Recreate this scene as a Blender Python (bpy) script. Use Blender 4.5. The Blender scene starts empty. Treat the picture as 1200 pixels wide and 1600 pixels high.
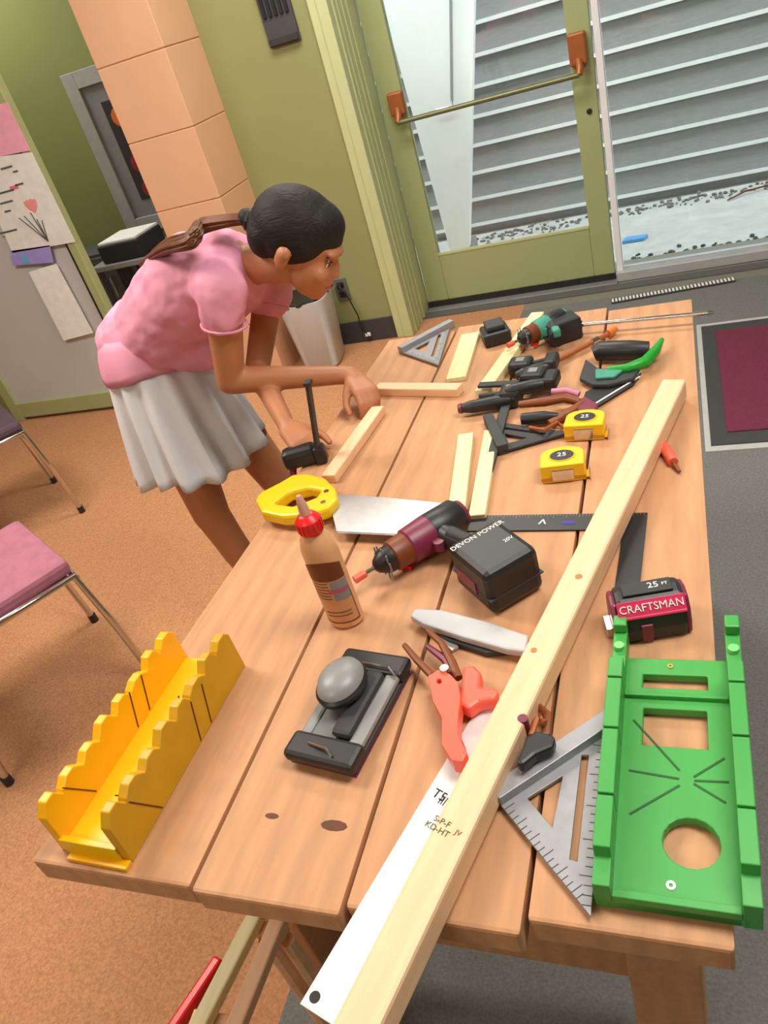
import bpy, bmesh, math, random
import numpy as np
from mathutils import Vector, Matrix
random.seed(7)
COL = bpy.context.scene.collection
# ---------------------------------------------------------------- camera
YAW, PITCH, ROLL, FPX = -0.46386, 0.57529, -0.31695, 1203.416
CAM = Vector((-0.01563, 0.0, 1.48716))
fw = Vector((math.sin(YAW)*math.cos(PITCH), math.cos(YAW)*math.cos(PITCH), -math.sin(PITCH)))
r0 = fw.cross(Vector((0, 0, 1))).normalized(); u0 = r0.cross(fw)
rt = r0*math.cos(ROLL) + u0*math.sin(ROLL); up = u0*math.cos(ROLL) - r0*math.sin(ROLL)
cd = bpy.data.cameras.new('camera'); cam = bpy.data.objects.new('camera', cd); COL.objects.link(cam)
M = Matrix((rt, up, -fw)).transposed().to_4x4(); M.translation = CAM; cam.matrix_world = M
cd.sensor_width = 36; cd.lens = FPX/1600*36; cd.clip_start = .02
bpy.context.scene.camera = cam
# ---------------------------------------------------------------- light
sc = bpy.context.scene
sc.view_settings.view_transform = 'Standard'; sc.view_settings.look = 'None'
sc.view_settings.gamma = 1; sc.view_settings.use_curve_mapping = False
sc.view_settings.exposure = 0.0
w = bpy.data.worlds.new('overcast_sky'); sc.world = w; w.use_nodes = True
bg = w.node_tree.nodes['Background']; bg.inputs[0].default_value = (.88, .94, 1.0, 1); bg.inputs[1].default_value = 6.6
def area(name, loc, size, energy, col, rot=(0, 0, 0)):
    l = bpy.data.lights.new(name, 'AREA'); l.shape = 'RECTANGLE'; l.size, l.size_y = size; l.energy = energy; l.color = col
    o = bpy.data.objects.new(name, l); o.location = loc; o.rotation_euler = rot; COL.objects.link(o)
area('unseen_ceiling_light', (-2.1, 1.2, 2.60), (1.2, .6), 46, (1, .93, .82))
area('unseen_ceiling_light', (.6, .9, 2.60), (1.2, .6), 40, (1, .97, .90))
area('unseen_ceiling_light', (-1.2, -1.4, 2.60), (1.2, .6), 26, (1, .93, .82))
area('unseen_ceiling_light', (-1.0, 2.75, 2.60), (1.2, .6), 34, (1, .97, .86))  # unseen lamp added to brighten the far area
area('unseen_ceiling_light', (-3.7, 3.68, 2.60), (1.2, .6), 26, (1, .97, .86))  # unseen lamp added to brighten the back corridor wall
CEIL = [(-2.1, 1.2), (.6, .9), (-1.2, -1.4), (-1.0, 2.75), (-3.7, 3.68)]  # panel spots, including the added far and corridor lamps
# ---------------------------------------------------------------- helpers
TZ = .75                                     # height of the table top
def ray(px, py): return fw*FPX + rt*(px-600) - up*(py-800)
def F(px, py, z):                            # point of the horizontal plane at height z
    d = ray(px, py); return CAM + d*((z-CAM.z)/d.z)
def T(px, py, h=0.0): return F(px, py, TZ+h)
def WY(px, py, y):                           # point of the wall plane at depth y
    d = ray(px, py); return CAM + d*((y-CAM.y)/d.y)
def lin(c):
    c = c/255; return c/12.92 if c <= .04045 else ((c+.055)/1.055)**2.4
MATS = {}
def mat(name, rgb, rough=.6, metal=0., var=.06, scale=25., bump=0., stretch=(1, 1, 1), spec=.5, wood=None, trans=0., coat=0.):
    if name in MATS: return MATS[name]
    m = bpy.data.materials.new(name); m.use_nodes = True; MATS[name] = m
    nt = m.node_tree; N = nt.nodes; Lk = nt.links; b = N['Principled BSDF']
    base = (lin(rgb[0]), lin(rgb[1]), lin(rgb[2]), 1)
    b.inputs['Roughness'].default_value = rough; b.inputs['Metallic'].default_value = metal
    b.inputs['Specular IOR Level'].default_value = spec
    if coat: b.inputs['Coat Weight'].default_value = coat
    if trans:
        b.inputs['Transmission Weight'].default_value = trans
    tc = N.new('ShaderNodeTexCoord'); mp = N.new('ShaderNodeMapping'); mp.inputs['Scale'].default_value = stretch
    oi = N.new('ShaderNodeObjectInfo'); ad = N.new('ShaderNodeVectorMath'); ad.operation = 'MULTIPLY_ADD'
    ad.inputs[1].default_value = (7, 5, 3); Lk.new(oi.outputs['Random'], ad.inputs[0]); Lk.new(tc.outputs['Object'], ad.inputs[2])
    Lk.new(ad.outputs[0], mp.inputs[0])
    nz = N.new('ShaderNodeTexNoise'); nz.inputs['Scale'].default_value = scale; nz.inputs['Detail'].default_value = 6; Lk.new(mp.outputs[0], nz.inputs[0])
    mr = N.new('ShaderNodeMapRange'); mr.inputs[1].default_value = .3; mr.inputs[2].default_value = .7
    mr.inputs[3].default_value = 1-var; mr.inputs[4].default_value = 1+var; Lk.new(nz.outputs[0], mr.inputs[0])
    src = mr.outputs[0]
    if wood:
        wv = N.new('ShaderNodeTexWave'); wv.bands_direction = 'X'; wv.inputs['Scale'].default_value = wood
        wv.inputs['Distortion'].default_value = 9; wv.inputs['Detail'].default_value = 3; wv.inputs['Detail Scale'].default_value = .7
        Lk.new(mp.outputs[0], wv.inputs[0])
        m2 = N.new('ShaderNodeMapRange'); m2.inputs[3].default_value = 1-var*.9; m2.inputs[4].default_value = 1+var*.5; Lk.new(wv.outputs[0], m2.inputs[0])
        mu = N.new('ShaderNodeMath'); mu.operation = 'MULTIPLY'; Lk.new(src, mu.inputs[0]); Lk.new(m2.outputs[0], mu.inputs[1]); src = mu.outputs[0]
    vm = N.new('ShaderNodeVectorMath'); vm.operation = 'SCALE'; vm.inputs[0].default_value = base[:3]; Lk.new(src, vm.inputs[3])
    Lk.new(vm.outputs[0], b.inputs['Base Color'])
    if bump:
        bp = N.new('ShaderNodeBump'); bp.inputs['Strength'].default_value = bump; bp.inputs['Distance'].default_value = .004
        Lk.new(nz.outputs[0], bp.inputs['Height']); Lk.new(bp.outputs[0], b.inputs['Normal'])
    return m
def glassmat():
    m = bpy.data.materials.new('window_glass'); m.use_nodes = True; nt = m.node_tree; N = nt.nodes
    for n in list(N): N.remove(n)
    o = N.new('ShaderNodeOutputMaterial'); t = N.new('ShaderNodeBsdfTransparent'); g = N.new('ShaderNodeBsdfGlossy'); x = N.new('ShaderNodeMixShader')
    fr = N.new('ShaderNodeFresnel'); fr.inputs[0].default_value = 1.45; g.inputs['Roughness'].default_value = .02; t.inputs[0].default_value = (.95, .98, .96, 1)
    nt.links.new(fr.outputs[0], x.inputs[0]); nt.links.new(t.outputs[0], x.inputs[1]); nt.links.new(g.outputs[0], x.inputs[2]); nt.links.new(x.outputs[0], o.inputs[0])
    return m
GLASS = glassmat()
def emat(name, col, s):
    m = bpy.data.materials.new(name); m.use_nodes = True; b = m.node_tree.nodes['Principled BSDF']
    b.inputs['Emission Color'].default_value = (*col, 1); b.inputs['Emission Strength'].default_value = s; return m
def obj(name, bm, m, parent=None, bevel=0., smooth=False, loc=None, rotz=0):
    me = bpy.data.meshes.new(name); bmesh.ops.recalc_face_normals(bm, faces=bm.faces); bm.to_mesh(me); bm.free()
    me.materials.append(m)
    if smooth:
        for p in me.polygons: p.use_smooth = True
        me.set_sharp_from_angle(angle=math.radians(42))
    o = bpy.data.objects.new(name, me); COL.objects.link(o)
    if parent: o.parent = parent
    if loc is not None: o.location = loc
    o.rotation_euler.z = rotz
    if bevel:
        b = o.modifiers.new('bevel', 'BEVEL'); b.width = bevel; b.segments = 2; b.limit_method = 'ANGLE'; b.angle_limit = .6
    return o
def tag(o, label, cat, group=None, kind=None):
    if label: o['label'] = label
    if cat: o['category'] = cat
    if group: o['group'] = group
    if kind: o['kind'] = kind
    return o
def struct(name, bm, m, **k):
    o = obj(name, bm, m, **k); o['kind'] = 'structure'; return o
def thing(name, label, cat, loc=(0, 0, 0), rotz=0, group=None, rot=None):
    o = bpy.data.objects.new(name, None); COL.objects.link(o); o.location = loc; o.empty_display_size = .02
    o.rotation_euler = rot if rot else (0, 0, rotz); return tag(o, label, cat, group)
def B(): return bmesh.new()
def box(bm, c, s, rot=None):
    mt = Matrix.Translation(Vector(c)) @ (rot.to_4x4() if rot else Matrix()) @ Matrix.Diagonal((s[0], s[1], s[2], 1))
    bmesh.ops.create_cube(bm, size=1, matrix=mt); return bm
def bx(x0, x1, y0, y1, z0, z1): return box(B(), ((x0+x1)/2, (y0+y1)/2, (z0+z1)/2), (x1-x0, y1-y0, z1-z0))
def rz(a): return Matrix.Rotation(a, 3, 'Z')
def bar(bm, a, b, wd, ht, upv=(0, 0, 1)):     # rectangular bar from a to b (centre line)
    a, b = Vector(a), Vector(b); d = (b-a); L = d.length; d.normalize(); s = d.cross(Vector(upv)).normalized(); u = s.cross(d)
    R = Matrix((s, d, u)).transposed(); return box(bm, (a+b)/2, (wd, L, ht), R)
def tube(bm, pts, r, n=10, cap=True):
    pts = [Vector(p) for p in pts]; rs = r if isinstance(r, (list, tuple)) else [r]*len(pts)
    rings = []; prev = None
    for i, p in enumerate(pts):
        d = (pts[min(i+1, len(pts)-1)] - pts[max(i-1, 0)]).normalized()
        ref = prev if prev else (Vector((0, 0, 1)) if abs(d.z) < .9 else Vector((1, 0, 0)))
        s = (ref - d*ref.dot(d)).normalized(); prev = s; t = d.cross(s)
        rings.append([bm.verts.new(p + (s*math.cos(k*2*math.pi/n) + t*math.sin(k*2*math.pi/n))*rs[i]) for k in range(n)])
    for a, b in zip(rings, rings[1:]):
        for k in range(n): bm.faces.new((a[k], a[(k+1) % n], b[(k+1) % n], b[k]))
    if cap: bm.faces.new(rings[0][::-1]); bm.faces.new(rings[-1])
    return bm
def lathe(bm, prof, n=28, c=(0, 0, 0), R=None, sq=(1, 1)):
    rings = []; c = Vector(c)
    for r, z in prof:
        ring = []
        for k in range(n):
            a = k*2*math.pi/n; v = Vector((r*math.cos(a)*sq[0], r*math.sin(a)*sq[1], z)); ring.append(bm.verts.new(c + (R @ v if R else v)))
        rings.append(ring)
    for a, b in zip(rings, rings[1:]):
        for k in range(n): bm.faces.new((a[k], a[(k+1) % n], b[(k+1) % n], b[k]))
    bm.faces.new(rings[0][::-1]); bm.faces.new(rings[-1]); return bm
def plate(outer, holes, z0, z1, bm=None):     # outline with holes, extruded
    bm = bm or B(); t = B(); es = []
    for lp in [outer]+list(holes):
        vs = [t.verts.new((p[0], p[1], z0)) for p in lp]
        es += [t.edges.new((vs[i], vs[(i+1) % len(vs)])) for i in range(len(vs))]
    bmesh.ops.triangle_fill(t, use_beauty=True, use_dissolve=False, edges=es)
    fs = list(t.faces); r = bmesh.ops.extrude_face_region(t, geom=fs)
    bmesh.ops.translate(t, verts=[v for v in r['geom'] if isinstance(v, bmesh.types.BMVert)], vec=(0, 0, z1-z0))
    tm = bpy.data.meshes.new('t'); t.to_mesh(tm); t.free(); bm.from_mesh(tm); bpy.data.meshes.remove(tm); return bm
def xplate(prof, x0, x1, bm=None):            # profile in (y, z), extruded along x
    bm = bm or B(); a = [bm.verts.new((x0, p[0], p[1])) for p in prof]; b = [bm.verts.new((x1, p[0], p[1])) for p in prof]; n = len(prof)
    bm.faces.new(a); bm.faces.new(b[::-1])
    for i in range(n): bm.faces.new((a[i], b[i], b[(i+1) % n], a[(i+1) % n]))
    return bm
def pxplate(pts, holes, h0, h1, origin, bm=None):     # outline measured in the photograph, laid on the table, in local coordinates
    o = Vector(origin); f = lambda q: tuple((T(q[0], q[1], h1)-o)[:2])
    return plate([f(q) for q in pts], [[f(q) for q in h] for h in holes], TZ+h0-o.z, TZ+h1-o.z, bm)
def circle(cx, cy, r, n=20, a0=0, a1=2*math.pi): return [(cx+r*math.cos(a0+(a1-a0)*k/n), cy+r*math.sin(a0+(a1-a0)*k/n)) for k in range(n)]
def text(s, size, m, parent, loc, rot=(0, 0, 0), name='lettering', ext=.0004, align='CENTER'):
    c = bpy.data.curves.new('t', 'FONT'); c.body = s; c.size = size; c.extrude = ext; c.align_x = align; c.align_y = 'CENTER'; c.resolution_u = 3
    o = bpy.data.objects.new('t', c); COL.objects.link(o); dg = bpy.context.evaluated_depsgraph_get()
    me = bpy.data.meshes.new_from_object(o.evaluated_get(dg)); bpy.data.objects.remove(o)
    me.materials.clear(); me.materials.append(m); q = bpy.data.objects.new(name, me); COL.objects.link(q)
    q.parent = parent; q.location = loc; q.rotation_euler = rot; return q
# ---------------------------------------------------------------- materials
WOOD = mat('table_wood', (194, 143, 102), .6, var=.08, scale=16, stretch=(6, .8, 6), wood=1.3, bump=.15)
WOODL = mat('pine', (246, 200, 160), .5, var=.06, scale=14, stretch=(7, .7, 7), wood=1.5, bump=.1)
WOODG = mat('pale_pine', (232, 222, 170), .5, var=.06, scale=14, stretch=(7, .7, 7), wood=1.5, bump=.1)
KNOT = mat('knot', (96, 50, 22), .6, var=.2, scale=60)
WALL = mat('wall_paint', (148, 150, 100), .7, var=.03, scale=3, bump=.05)
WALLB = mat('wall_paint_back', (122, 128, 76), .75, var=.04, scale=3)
PIER = mat('pier_paint', (226, 176, 140), .65, var=.03, scale=6, bump=.08)
OLIVE = mat('olive_paint', (164, 172, 122), .45, var=.02, scale=8)
TRIMM = mat('jamb_paint', (196, 202, 152), .45, var=.03, scale=12)
CARP = mat('tan_carpet', (190, 138, 100), .95, var=.22, scale=160, bump=.6, spec=.1)
CARG = mat('grey_carpet', (122, 122, 120), .95, var=.18, scale=160, bump=.6, spec=.1)
BLACK = mat('black_plastic', (34, 34, 36), .42, var=.1); DARK = mat('dark_rubber', (52, 52, 54), .6, var=.1)
GREY = mat('grey_plastic', (138, 138, 138), .38, var=.05); STEEL = mat('steel', (196, 196, 198), .38, metal=.85, var=.05, scale=90)
ALU = mat('aluminium', (206, 206, 208), .35, metal=.45, var=.03, scale=60); CAST = mat('cast_alloy', (158, 158, 164), .45, metal=.4, var=.06, scale=70)
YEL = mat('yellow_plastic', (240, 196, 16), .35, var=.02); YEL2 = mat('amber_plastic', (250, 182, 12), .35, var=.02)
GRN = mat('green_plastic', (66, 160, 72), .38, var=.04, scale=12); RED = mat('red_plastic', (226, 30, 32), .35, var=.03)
ORG = mat('orange_plastic', (240, 100, 76), .4, var=.04); MAR = mat('maroon_plastic', (120, 40, 66), .4, var=.06)
BRN = mat('brown_grip', (130, 66, 24), .5, var=.1); WHITE = mat('white_paint', (238, 238, 240), .5, var=.02)
COPPER = mat('copper_brown', (168, 96, 52), .4, metal=.2, var=.06); INK = mat('ink', (24, 24, 24), .6, var=0); WINK = mat('white_ink', (235, 235, 235), .6, var=0)
CHROME = mat('chrome', (210, 210, 210), .15, metal=1, var=0); TEAL = mat('teal_plastic', (70, 150, 130), .4)
SKIN = mat('skin', (186, 122, 84), .5, var=.03, scale=12); HAIR = mat('dark_hair', (34, 30, 30), .6, var=.35, scale=22, stretch=(1, 9, 9), bump=.5, spec=.3)
HAIRB = mat('brown_hair', (104, 56, 24), .5, var=.3, scale=60)
PINK = mat('pink_jersey', (232, 158, 184), .85, var=.04, scale=20, bump=.1, spec=.15); SKIRTM = mat('white_skirt', (226, 228, 234), .8, var=.02, spec=.2)
# ---------------------------------------------------------------- room shell
YW = 3.62; YD = 3.93; XJ = -1.33
struct('floor', bx(-5.2, -.78, -3, 4.3, -.05, 0), CARP)
struct('floor_grey', bx(-.78, 3.2, -3, 3.72, -.05, .001), CARG)
struct('floor_entry', bx(-.78, 3.2, 3.72, 4.2, -.05, .0), mat('entry_floor', (128, 126, 112), .8, var=.06, scale=60))
struct('ceiling', bx(-5.2, 3.2, -3, 4.3, 2.7, 2.8), mat('ceiling_paint', (232, 228, 214), .8))
struct('wall_left', bx(-5.3, -5.2, -3, 4.4, 0, 2.7), WALL)
struct('wall_right', bx(3.2, 3.3, -3, 4.4, 0, 2.7), WALL)
struct('wall_rear', bx(-5.3, 3.3, -3.1, -3, 0, 2.7), WALL)
struct('wall_back', bx(-5.2, -2.16, 4.2, 4.3, 0, 2.7), WALLB)
PX0, PX1 = WY(248, 340, 3.3).x, WY(355, 340, 3.3).x
struct('wall_front', bx(PX1-.02, XJ-.05, YW, YW+.45, 0, 2.7), WALL)
struct('wall_header', bx(XJ-.05, 3.2, YW, YW+.3, 2.12, 2.7), WALL)
pier = bpy.data.objects.new('wall_pier', None); COL.objects.link(pier); pier['kind'] = 'structure'
bz = 0; hh = .305
blk = None
for k in range(9):
    z0 = k*hh; z1 = min(z0+hh-.004, 2.7)
    if blk is None:
        blk = obj('block', box(B(), (0, 0, 0), (PX1-PX0, YW-3.3+.1, hh-.004)), PIER, pier, bevel=.003)
        o = blk
    else: o = blk.copy(); COL.objects.link(o)
    o.location = ((PX0+PX1)/2, (3.3+YW+.1)/2, z0+(hh-.004)/2)
    if k == 8: o.scale.z = (2.7-z0)/(hh-.004); o.location.z = (z0+2.7)/2
obj('mortar', bx(PX0+.004, PX1-.004, 3.304, YW+.1, 0, 2.7), mat('mortar', (196, 146, 106), .8), pier)
struct('baseboard_front', bx(PX1, XJ-.06, YW-.014, YW, 0, .115), mat('baseboard', (62, 62, 64), .5))
# jamb: deep ribbed trim beside the door
jm = bpy.data.objects.new('trim_1', None); COL.objects.link(jm); jm['kind'] = 'structure'
obj('jamb_board', bx(XJ-.05, XJ, YW-.03, YD+.03, 0, 2.12), TRIMM, jm, bevel=.004)
for i, y in enumerate((YW+.02, YW+.07, YW+.13, YW+.19)):
    obj('jamb_rib', bx(XJ, XJ+.008, y, y+.02, 0, 2.12), TRIMM, jm, bevel=.002)
obj('casing', bx(XJ-.09, XJ-.002, YW-.02, YW, 0, 2.12), TRIMM, jm, bevel=.003)
# ---------------------------------------------------------------- glazed door with push bar
dr = bpy.data.objects.new('door_1', None); COL.objects.link(dr); dr['kind'] = 'structure'
DX0, DX1 = -1.321, -.335
obj('hinge_stile', bx(DX0, DX0+.115, YD, YD+.045, .04, 2.1), OLIVE, dr, bevel=.004)
obj('lock_stile', bx(DX1-.10, DX1, YD, YD+.045, .04, 2.1), OLIVE, dr, bevel=.004)
obj('bottom_rail', bx(DX0+.115, DX1-.10, YD, YD+.045, .04, .285), OLIVE, dr, bevel=.004)
obj('top_rail', bx(DX0+.115, DX1-.10, YD, YD+.045, 1.97, 2.1), OLIVE, dr, bevel=.004)
obj('glazing_bead', bx(DX0+.115, DX1-.10, YD-.003, YD+.01, .283, .295), TRIMM, dr)
obj('door_sweep', bx(DX0, DX1, YD-.01, YD+.04, .012, .04), BLACK, dr)
obj('glass_pane', bx(DX0+.11, DX1-.095, YD+.02, YD+.026, .28, 1.98), GLASS, dr)
a = WY(622, 192, YD-.07); b = WY(905, 117, YD-.07)
obj('push_bar', tube(B(), [a, b], .011, 12), mat('bar_metal', (120, 120, 84), .35, metal=.4), dr, smooth=True)
for q, s in ((a, 1), (b, 1.25)):
    bm = B(); box(bm, (q.x, YD-.02, q.z+.075*s), (.075, .04, .10*s)); o = obj('bar_bracket', bm, COPPER, dr, bevel=.008)
    obj('bar_arm', tube(B(), [(q.x, YD-.03, q.z+.05), (q.x+.005, YD-.06, q.z+.02), q], [.018, .016, .015], 10), COPPER, dr, smooth=True)
obj('lock_cylinder', lathe(B(), [(.012, 0), (.012, .006), (.009, .008)], 16, (-.375, YD, .80), Matrix.Rotation(math.pi/2, 3, 'X')), BLACK, dr)
# fixed glass beside the door
wn = bpy.data.objects.new('window_1', None); COL.objects.link(wn); wn['kind'] = 'structure'
obj('glass_pane', bx(-.29, 1.9, YD+.03, YD+.036, .05, 2.08), GLASS, wn)
obj('window_frame', bx(-.325, -.295, YD, YD+.06, .03, 2.1), WHITE, wn, bevel=.003)
obj('window_frame', bx(1.9, 1.95, YD, YD+.06, .03, 2.1), WHITE, wn, bevel=.003)
obj('window_sill', bx(-.325, 1.95, YD-.03, YD+.07, 0.002, .05), mat('sill_alloy', (196, 198, 198), .4, metal=.3), wn, bevel=.004)
struct('wall_front_right', bx(1.95, 3.2, YW, YW+.45, 0, 2.12), WALL)
struct('trim_2', bx(DX0, -.325, YD-.06, YD+.08, 0, .012), mat('threshold', (150, 150, 150), .4, metal=.4), bevel=.003)
struct('trim_3', bx(XJ, 1.95, 3.80, YD-.06, 0.0, .006), mat('threshold_dark', (92, 92, 92), .6))
gr = thing('floor_grille', 'narrow ribbed metal strip in the floor before the fixed glass', 'grille', (0, 0, .003))
ga, gb = F(955, 472, .004), F(1148, 437, .004)
obj('grille_frame', bar(B(), ga, gb, .045, .006), mat('grille_dark', (70, 70, 70), .6), gr)
rib = None
dg_ = (gb-ga).normalized()
for k in range(34):
    q = ga.lerp(gb, (k+.5)/34)
    if rib is None: rib = obj('grille_rib', box(B(), (0, 0, 0), (.009, .038, .006)), WHITE, gr); o = rib
    else: o = rib.copy(); COL.objects.link(o)
    o.location = (q.x, q.y, .005); o.rotation_euler.z = math.atan2(dg_.y, dg_.x)
# ---------------------------------------------------------------- outside
GZ = -.08
struct('ground_outside', bx(-5, 6, 4.02, 9, GZ-.1, GZ), mat('concrete', (186, 186, 182), .85, var=.12, scale=9, bump=.3))
sd = thing('clapboard_wall', 'grey clapboard wall of the next building with pale board edges', 'wall', (0, 5.45, GZ))
SID = mat('grey_siding', (150, 150, 152), .6, var=.07, scale=14, stretch=(1, 1, 6)); LIP = mat('pale_edge', (226, 228, 230), .5, var=.04)
obj('backing', bx(-5, 6, .02, .12, 0, 3.6), SID, sd)
s0 = e0 = None
for k in range(20):
    if s0 is None:
        s0 = obj('siding_board', xplate([(-.028, .022), (.02, .022), (.02, .168), (-.004, .168)], -5, 6), SID, sd)
        e0 = obj('board_edge', xplate([(-.034, 0), (.02, 0), (.02, .022), (-.030, .022)], -5, 6), LIP, sd)
        a1, a2 = s0, e0
    else:
        a1, a2 = s0.copy(), e0.copy(); COL.objects.link(a1); COL.objects.link(a2)
    a1.location.z = a2.location.z = .06+k*.168
# gravel: strip of small stones beyond the sill and at the foot of the wall
def stones(name, pts_fn, n, smin, smax, m, label):
    bm = B()
    for _ in range(n):
        x, y = pts_fn(); s = random.uniform(smin, smax)
        mt = Matrix.Translation((x, y, GZ+s*.25)) @ Matrix.Rotation(random.random()*6, 4, 'Z') @ Matrix.Diagonal((s, s*.8, s*.6, 1))
        bmesh.ops.create_icosphere(bm, subdivisions=1, radius=.6, matrix=mt)
    o = obj(name, bm, m); tag(o, label, 'gravel', kind='stuff')
stones('gravel', lambda: (random.uniform(-.35, 2.4), 4.28+random.gauss(0, .09)), 900, .012, .04, mat('dark_gravel', (70, 70, 68), .8, var=.4, scale=9), 'dark gravel strip lying outside beyond the fixed glass')
stones('gravel', lambda: (random.uniform(-1.5, 2.4), 5.30+random.gauss(0, .05)), 500, .008, .03, mat('grit', (110, 110, 106), .8, var=.4, scale=9), 'loose grit along the foot of the clapboard wall')
wb = thing('white_board', 'tall white board standing outside behind the glazed door', 'board', (0, 0, GZ))
def lean(px, py, off=0.):                    # the board leans back: y = 4.25 + .45 * height
    d = ray(px, py); t_ = (4.25-off-.45*GZ+.45*CAM.z-CAM.y)/(d.y-.45*d.z); q = CAM+d*t_; return Vector((q.x, q.y, q.z-GZ))
p = [lean(584, -40), lean(742, -40), lean(733, 385), lean(706, 402)]
bm = B(); v1 = [bm.verts.new(q) for q in p]; v2 = [bm.verts.new(q+Vector((0, .04, -.018))) for q in p]
bm.faces.new(v1); bm.faces.new(v2[::-1])
for i in range(4): bm.faces.new((v1[i], v2[i], v2[(i+1) % 4], v1[(i+1) % 4]))
obj('panel', bm, WHITE, wb, bevel=.004)
q = (p[2]+p[3])/2; obj('foot', bx(q.x-.06, q.x+.06, q.y+.03, q.y+.2, 0, q.z+.02), GREY, wb, bevel=.004)
q1, q2, q3 = lean(704, -30, .03), lean(706, 158, .03), lean(682, 172, .03)
obj('rail', tube(B(), [q1, q2], .009, 10), GREY, wb, smooth=True)
obj('hook', tube(B(), [q2, q2+Vector((.0, -.01, -.03)), q3], .008, 8), CHROME, wb, smooth=True)
q = F(992, 376, GZ)
tag(obj('blue_wrapper', plate([(-.07, -.03), (.05, -.035), (.075, .02), (-.05, .035)], [], 0, .02), mat('blue_litter', (90, 160, 220), .5), loc=(q.x, q.y, GZ+.001), bevel=.004), 'small crumpled blue wrapper on the pale ground outside', 'wrapper')
q = F(1178, 300, GZ)
tag(obj('twig', tube(B(), [(-.15, -.1, .01), (-.05, -.02, .02), (.06, .01, .02), (.16, .06, .012)], [.005, .006, .005, .003], 6), KNOT, loc=(q.x, q.y, GZ)), 'dark bent twig lying outside near the siding', 'twig')
# ---------------------------------------------------------------- wall things
def frame_thing(name, label, cat, x0, x1, z0, z1, y, bw, fm, matm, artm, dep=.03, patches=()):
    t = thing(name, label, cat, ((x0+x1)/2, y, z0)); W = (x1-x0)/2; H = z1-z0
    bm = B(); box(bm, (-W+bw/2, -dep/2, H/2), (bw, dep, H)); box(bm, (W-bw/2, -dep/2, H/2), (bw, dep, H))
    box(bm, (0, -dep/2, bw/2), (2*W-2*bw, dep, bw)); box(bm, (0, -dep/2, H-bw/2), (2*W-2*bw, dep, bw)); obj('frame', bm, fm, t, bevel=.003)
    obj('mount', box(B(), (0, -.006, H/2), (2*W-2*bw, .01, H-2*bw)), matm, t)
    m = bw*1.6+.04; obj('print', box(B(), (0, -.013, H/2), (2*W-2*m, .004, H-2*m)), artm, t)
    for (u, v, a, c) in patches:
        obj('print_motif', plate(circle(0, 0, a, 9), [], 0, .002), c, t, loc=(u*W, -.0155, v*H)).rotation_euler.x = math.pi/2
    return t
A_, B_ = WY(100, 117, 4.18), WY(208, 366, 4.18)
FLW = [mat('flower_red', (130, 20, 40), .6), mat('flower_orange', (196, 96, 30), .6), mat('flower_ochre', (190, 130, 30), .6)]
frame_thing('picture_frame', 'framed dark flower picture with pale grey frame, half hidden behind the peach pier', 'picture', A_.x-.02, A_.x+.62, B_.z, A_.z, 4.19, .085,
            mat('pale_frame', (150, 150, 150), .5), mat('grey_mount', (120, 120, 122), .6), mat('dark_print', (44, 40, 42), .5), .03,
            [(-.2, .70, .05, FLW[1]), (-.12, .62, .04, FLW[0]), (-.05, .5, .06, FLW[1]), (-.2, .42, .05, FLW[0]), (-.08, .33, .05, FLW[2]), (0, .7, .05, FLW[2]), (-.2, .26, .045, FLW[0])])
A_, B_ = WY(395, -60, YW), WY(462, 64, YW)
t = thing('wall_vent', 'dark grey slotted panel hanging on the wall left of the door', 'panel', ((A_.x+B_.x)/2, YW, B_.z))
W_ = (B_.x-WY(415, 76, YW).x); H_ = .38
obj('panel_back', box(B(), (0, -.01, H_/2), (W_, .02, H_)), mat('slate', (70, 70, 76), .5), t, bevel=.004)
sl = None
for k in range(5):
    if sl is None: sl = obj('slat', box(B(), (0, 0, 0), (W_*.1, .012, H_*.62)), BLACK, t, bevel=.002); o = sl
    else: o = sl.copy(); COL.objects.link(o)
    o.location = (-W_*.36+k*W_*.18, -.024, H_*.6)
obj('lower_rim', box(B(), (0, -.02, .02), (W_*.95, .02, .03)), DARK, t, bevel=.003)
q = WY(535, 452, YW); q2 = WY(574, 524, YW-.04)
t = thing('wall_outlet', 'grey wall outlet plate with a thin black cord, right of the white bin', 'outlet', (q.x, YW, q.z-.06))
obj('cover_plate', box(B(), (0, -.004, .06), (.07, .008, .115)), mat('outlet_grey', (100, 100, 100), .5), t, bevel=.002)
obj('socket', box(B(), (0, -.009, .085), (.034, .004, .028)), BLACK, t); obj('socket', box(B(), (0, -.009, .035), (.034, .004, .028)), BLACK, t)
obj('plug', box(B(), (.0, -.022, .085), (.025, .03, .025)), BLACK, t, bevel=.004)
dx, dz = q2.x-q.x, q2.z-(q.z-.06)
obj('cord', tube(B(), [(0, -.035, .085), (.03, -.045, .06), (.06, -.04, dz*.4), (dx*.7, -.035, dz*.8), (dx, -.03, dz), (dx+.01, -.035, dz-.03)], .004, 8), BLACK, t, smooth=True)
obj('cord_clip', box(B(), (dx, -.028, dz), (.03, .012, .02)), WHITE, t, bevel=.003)
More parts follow.
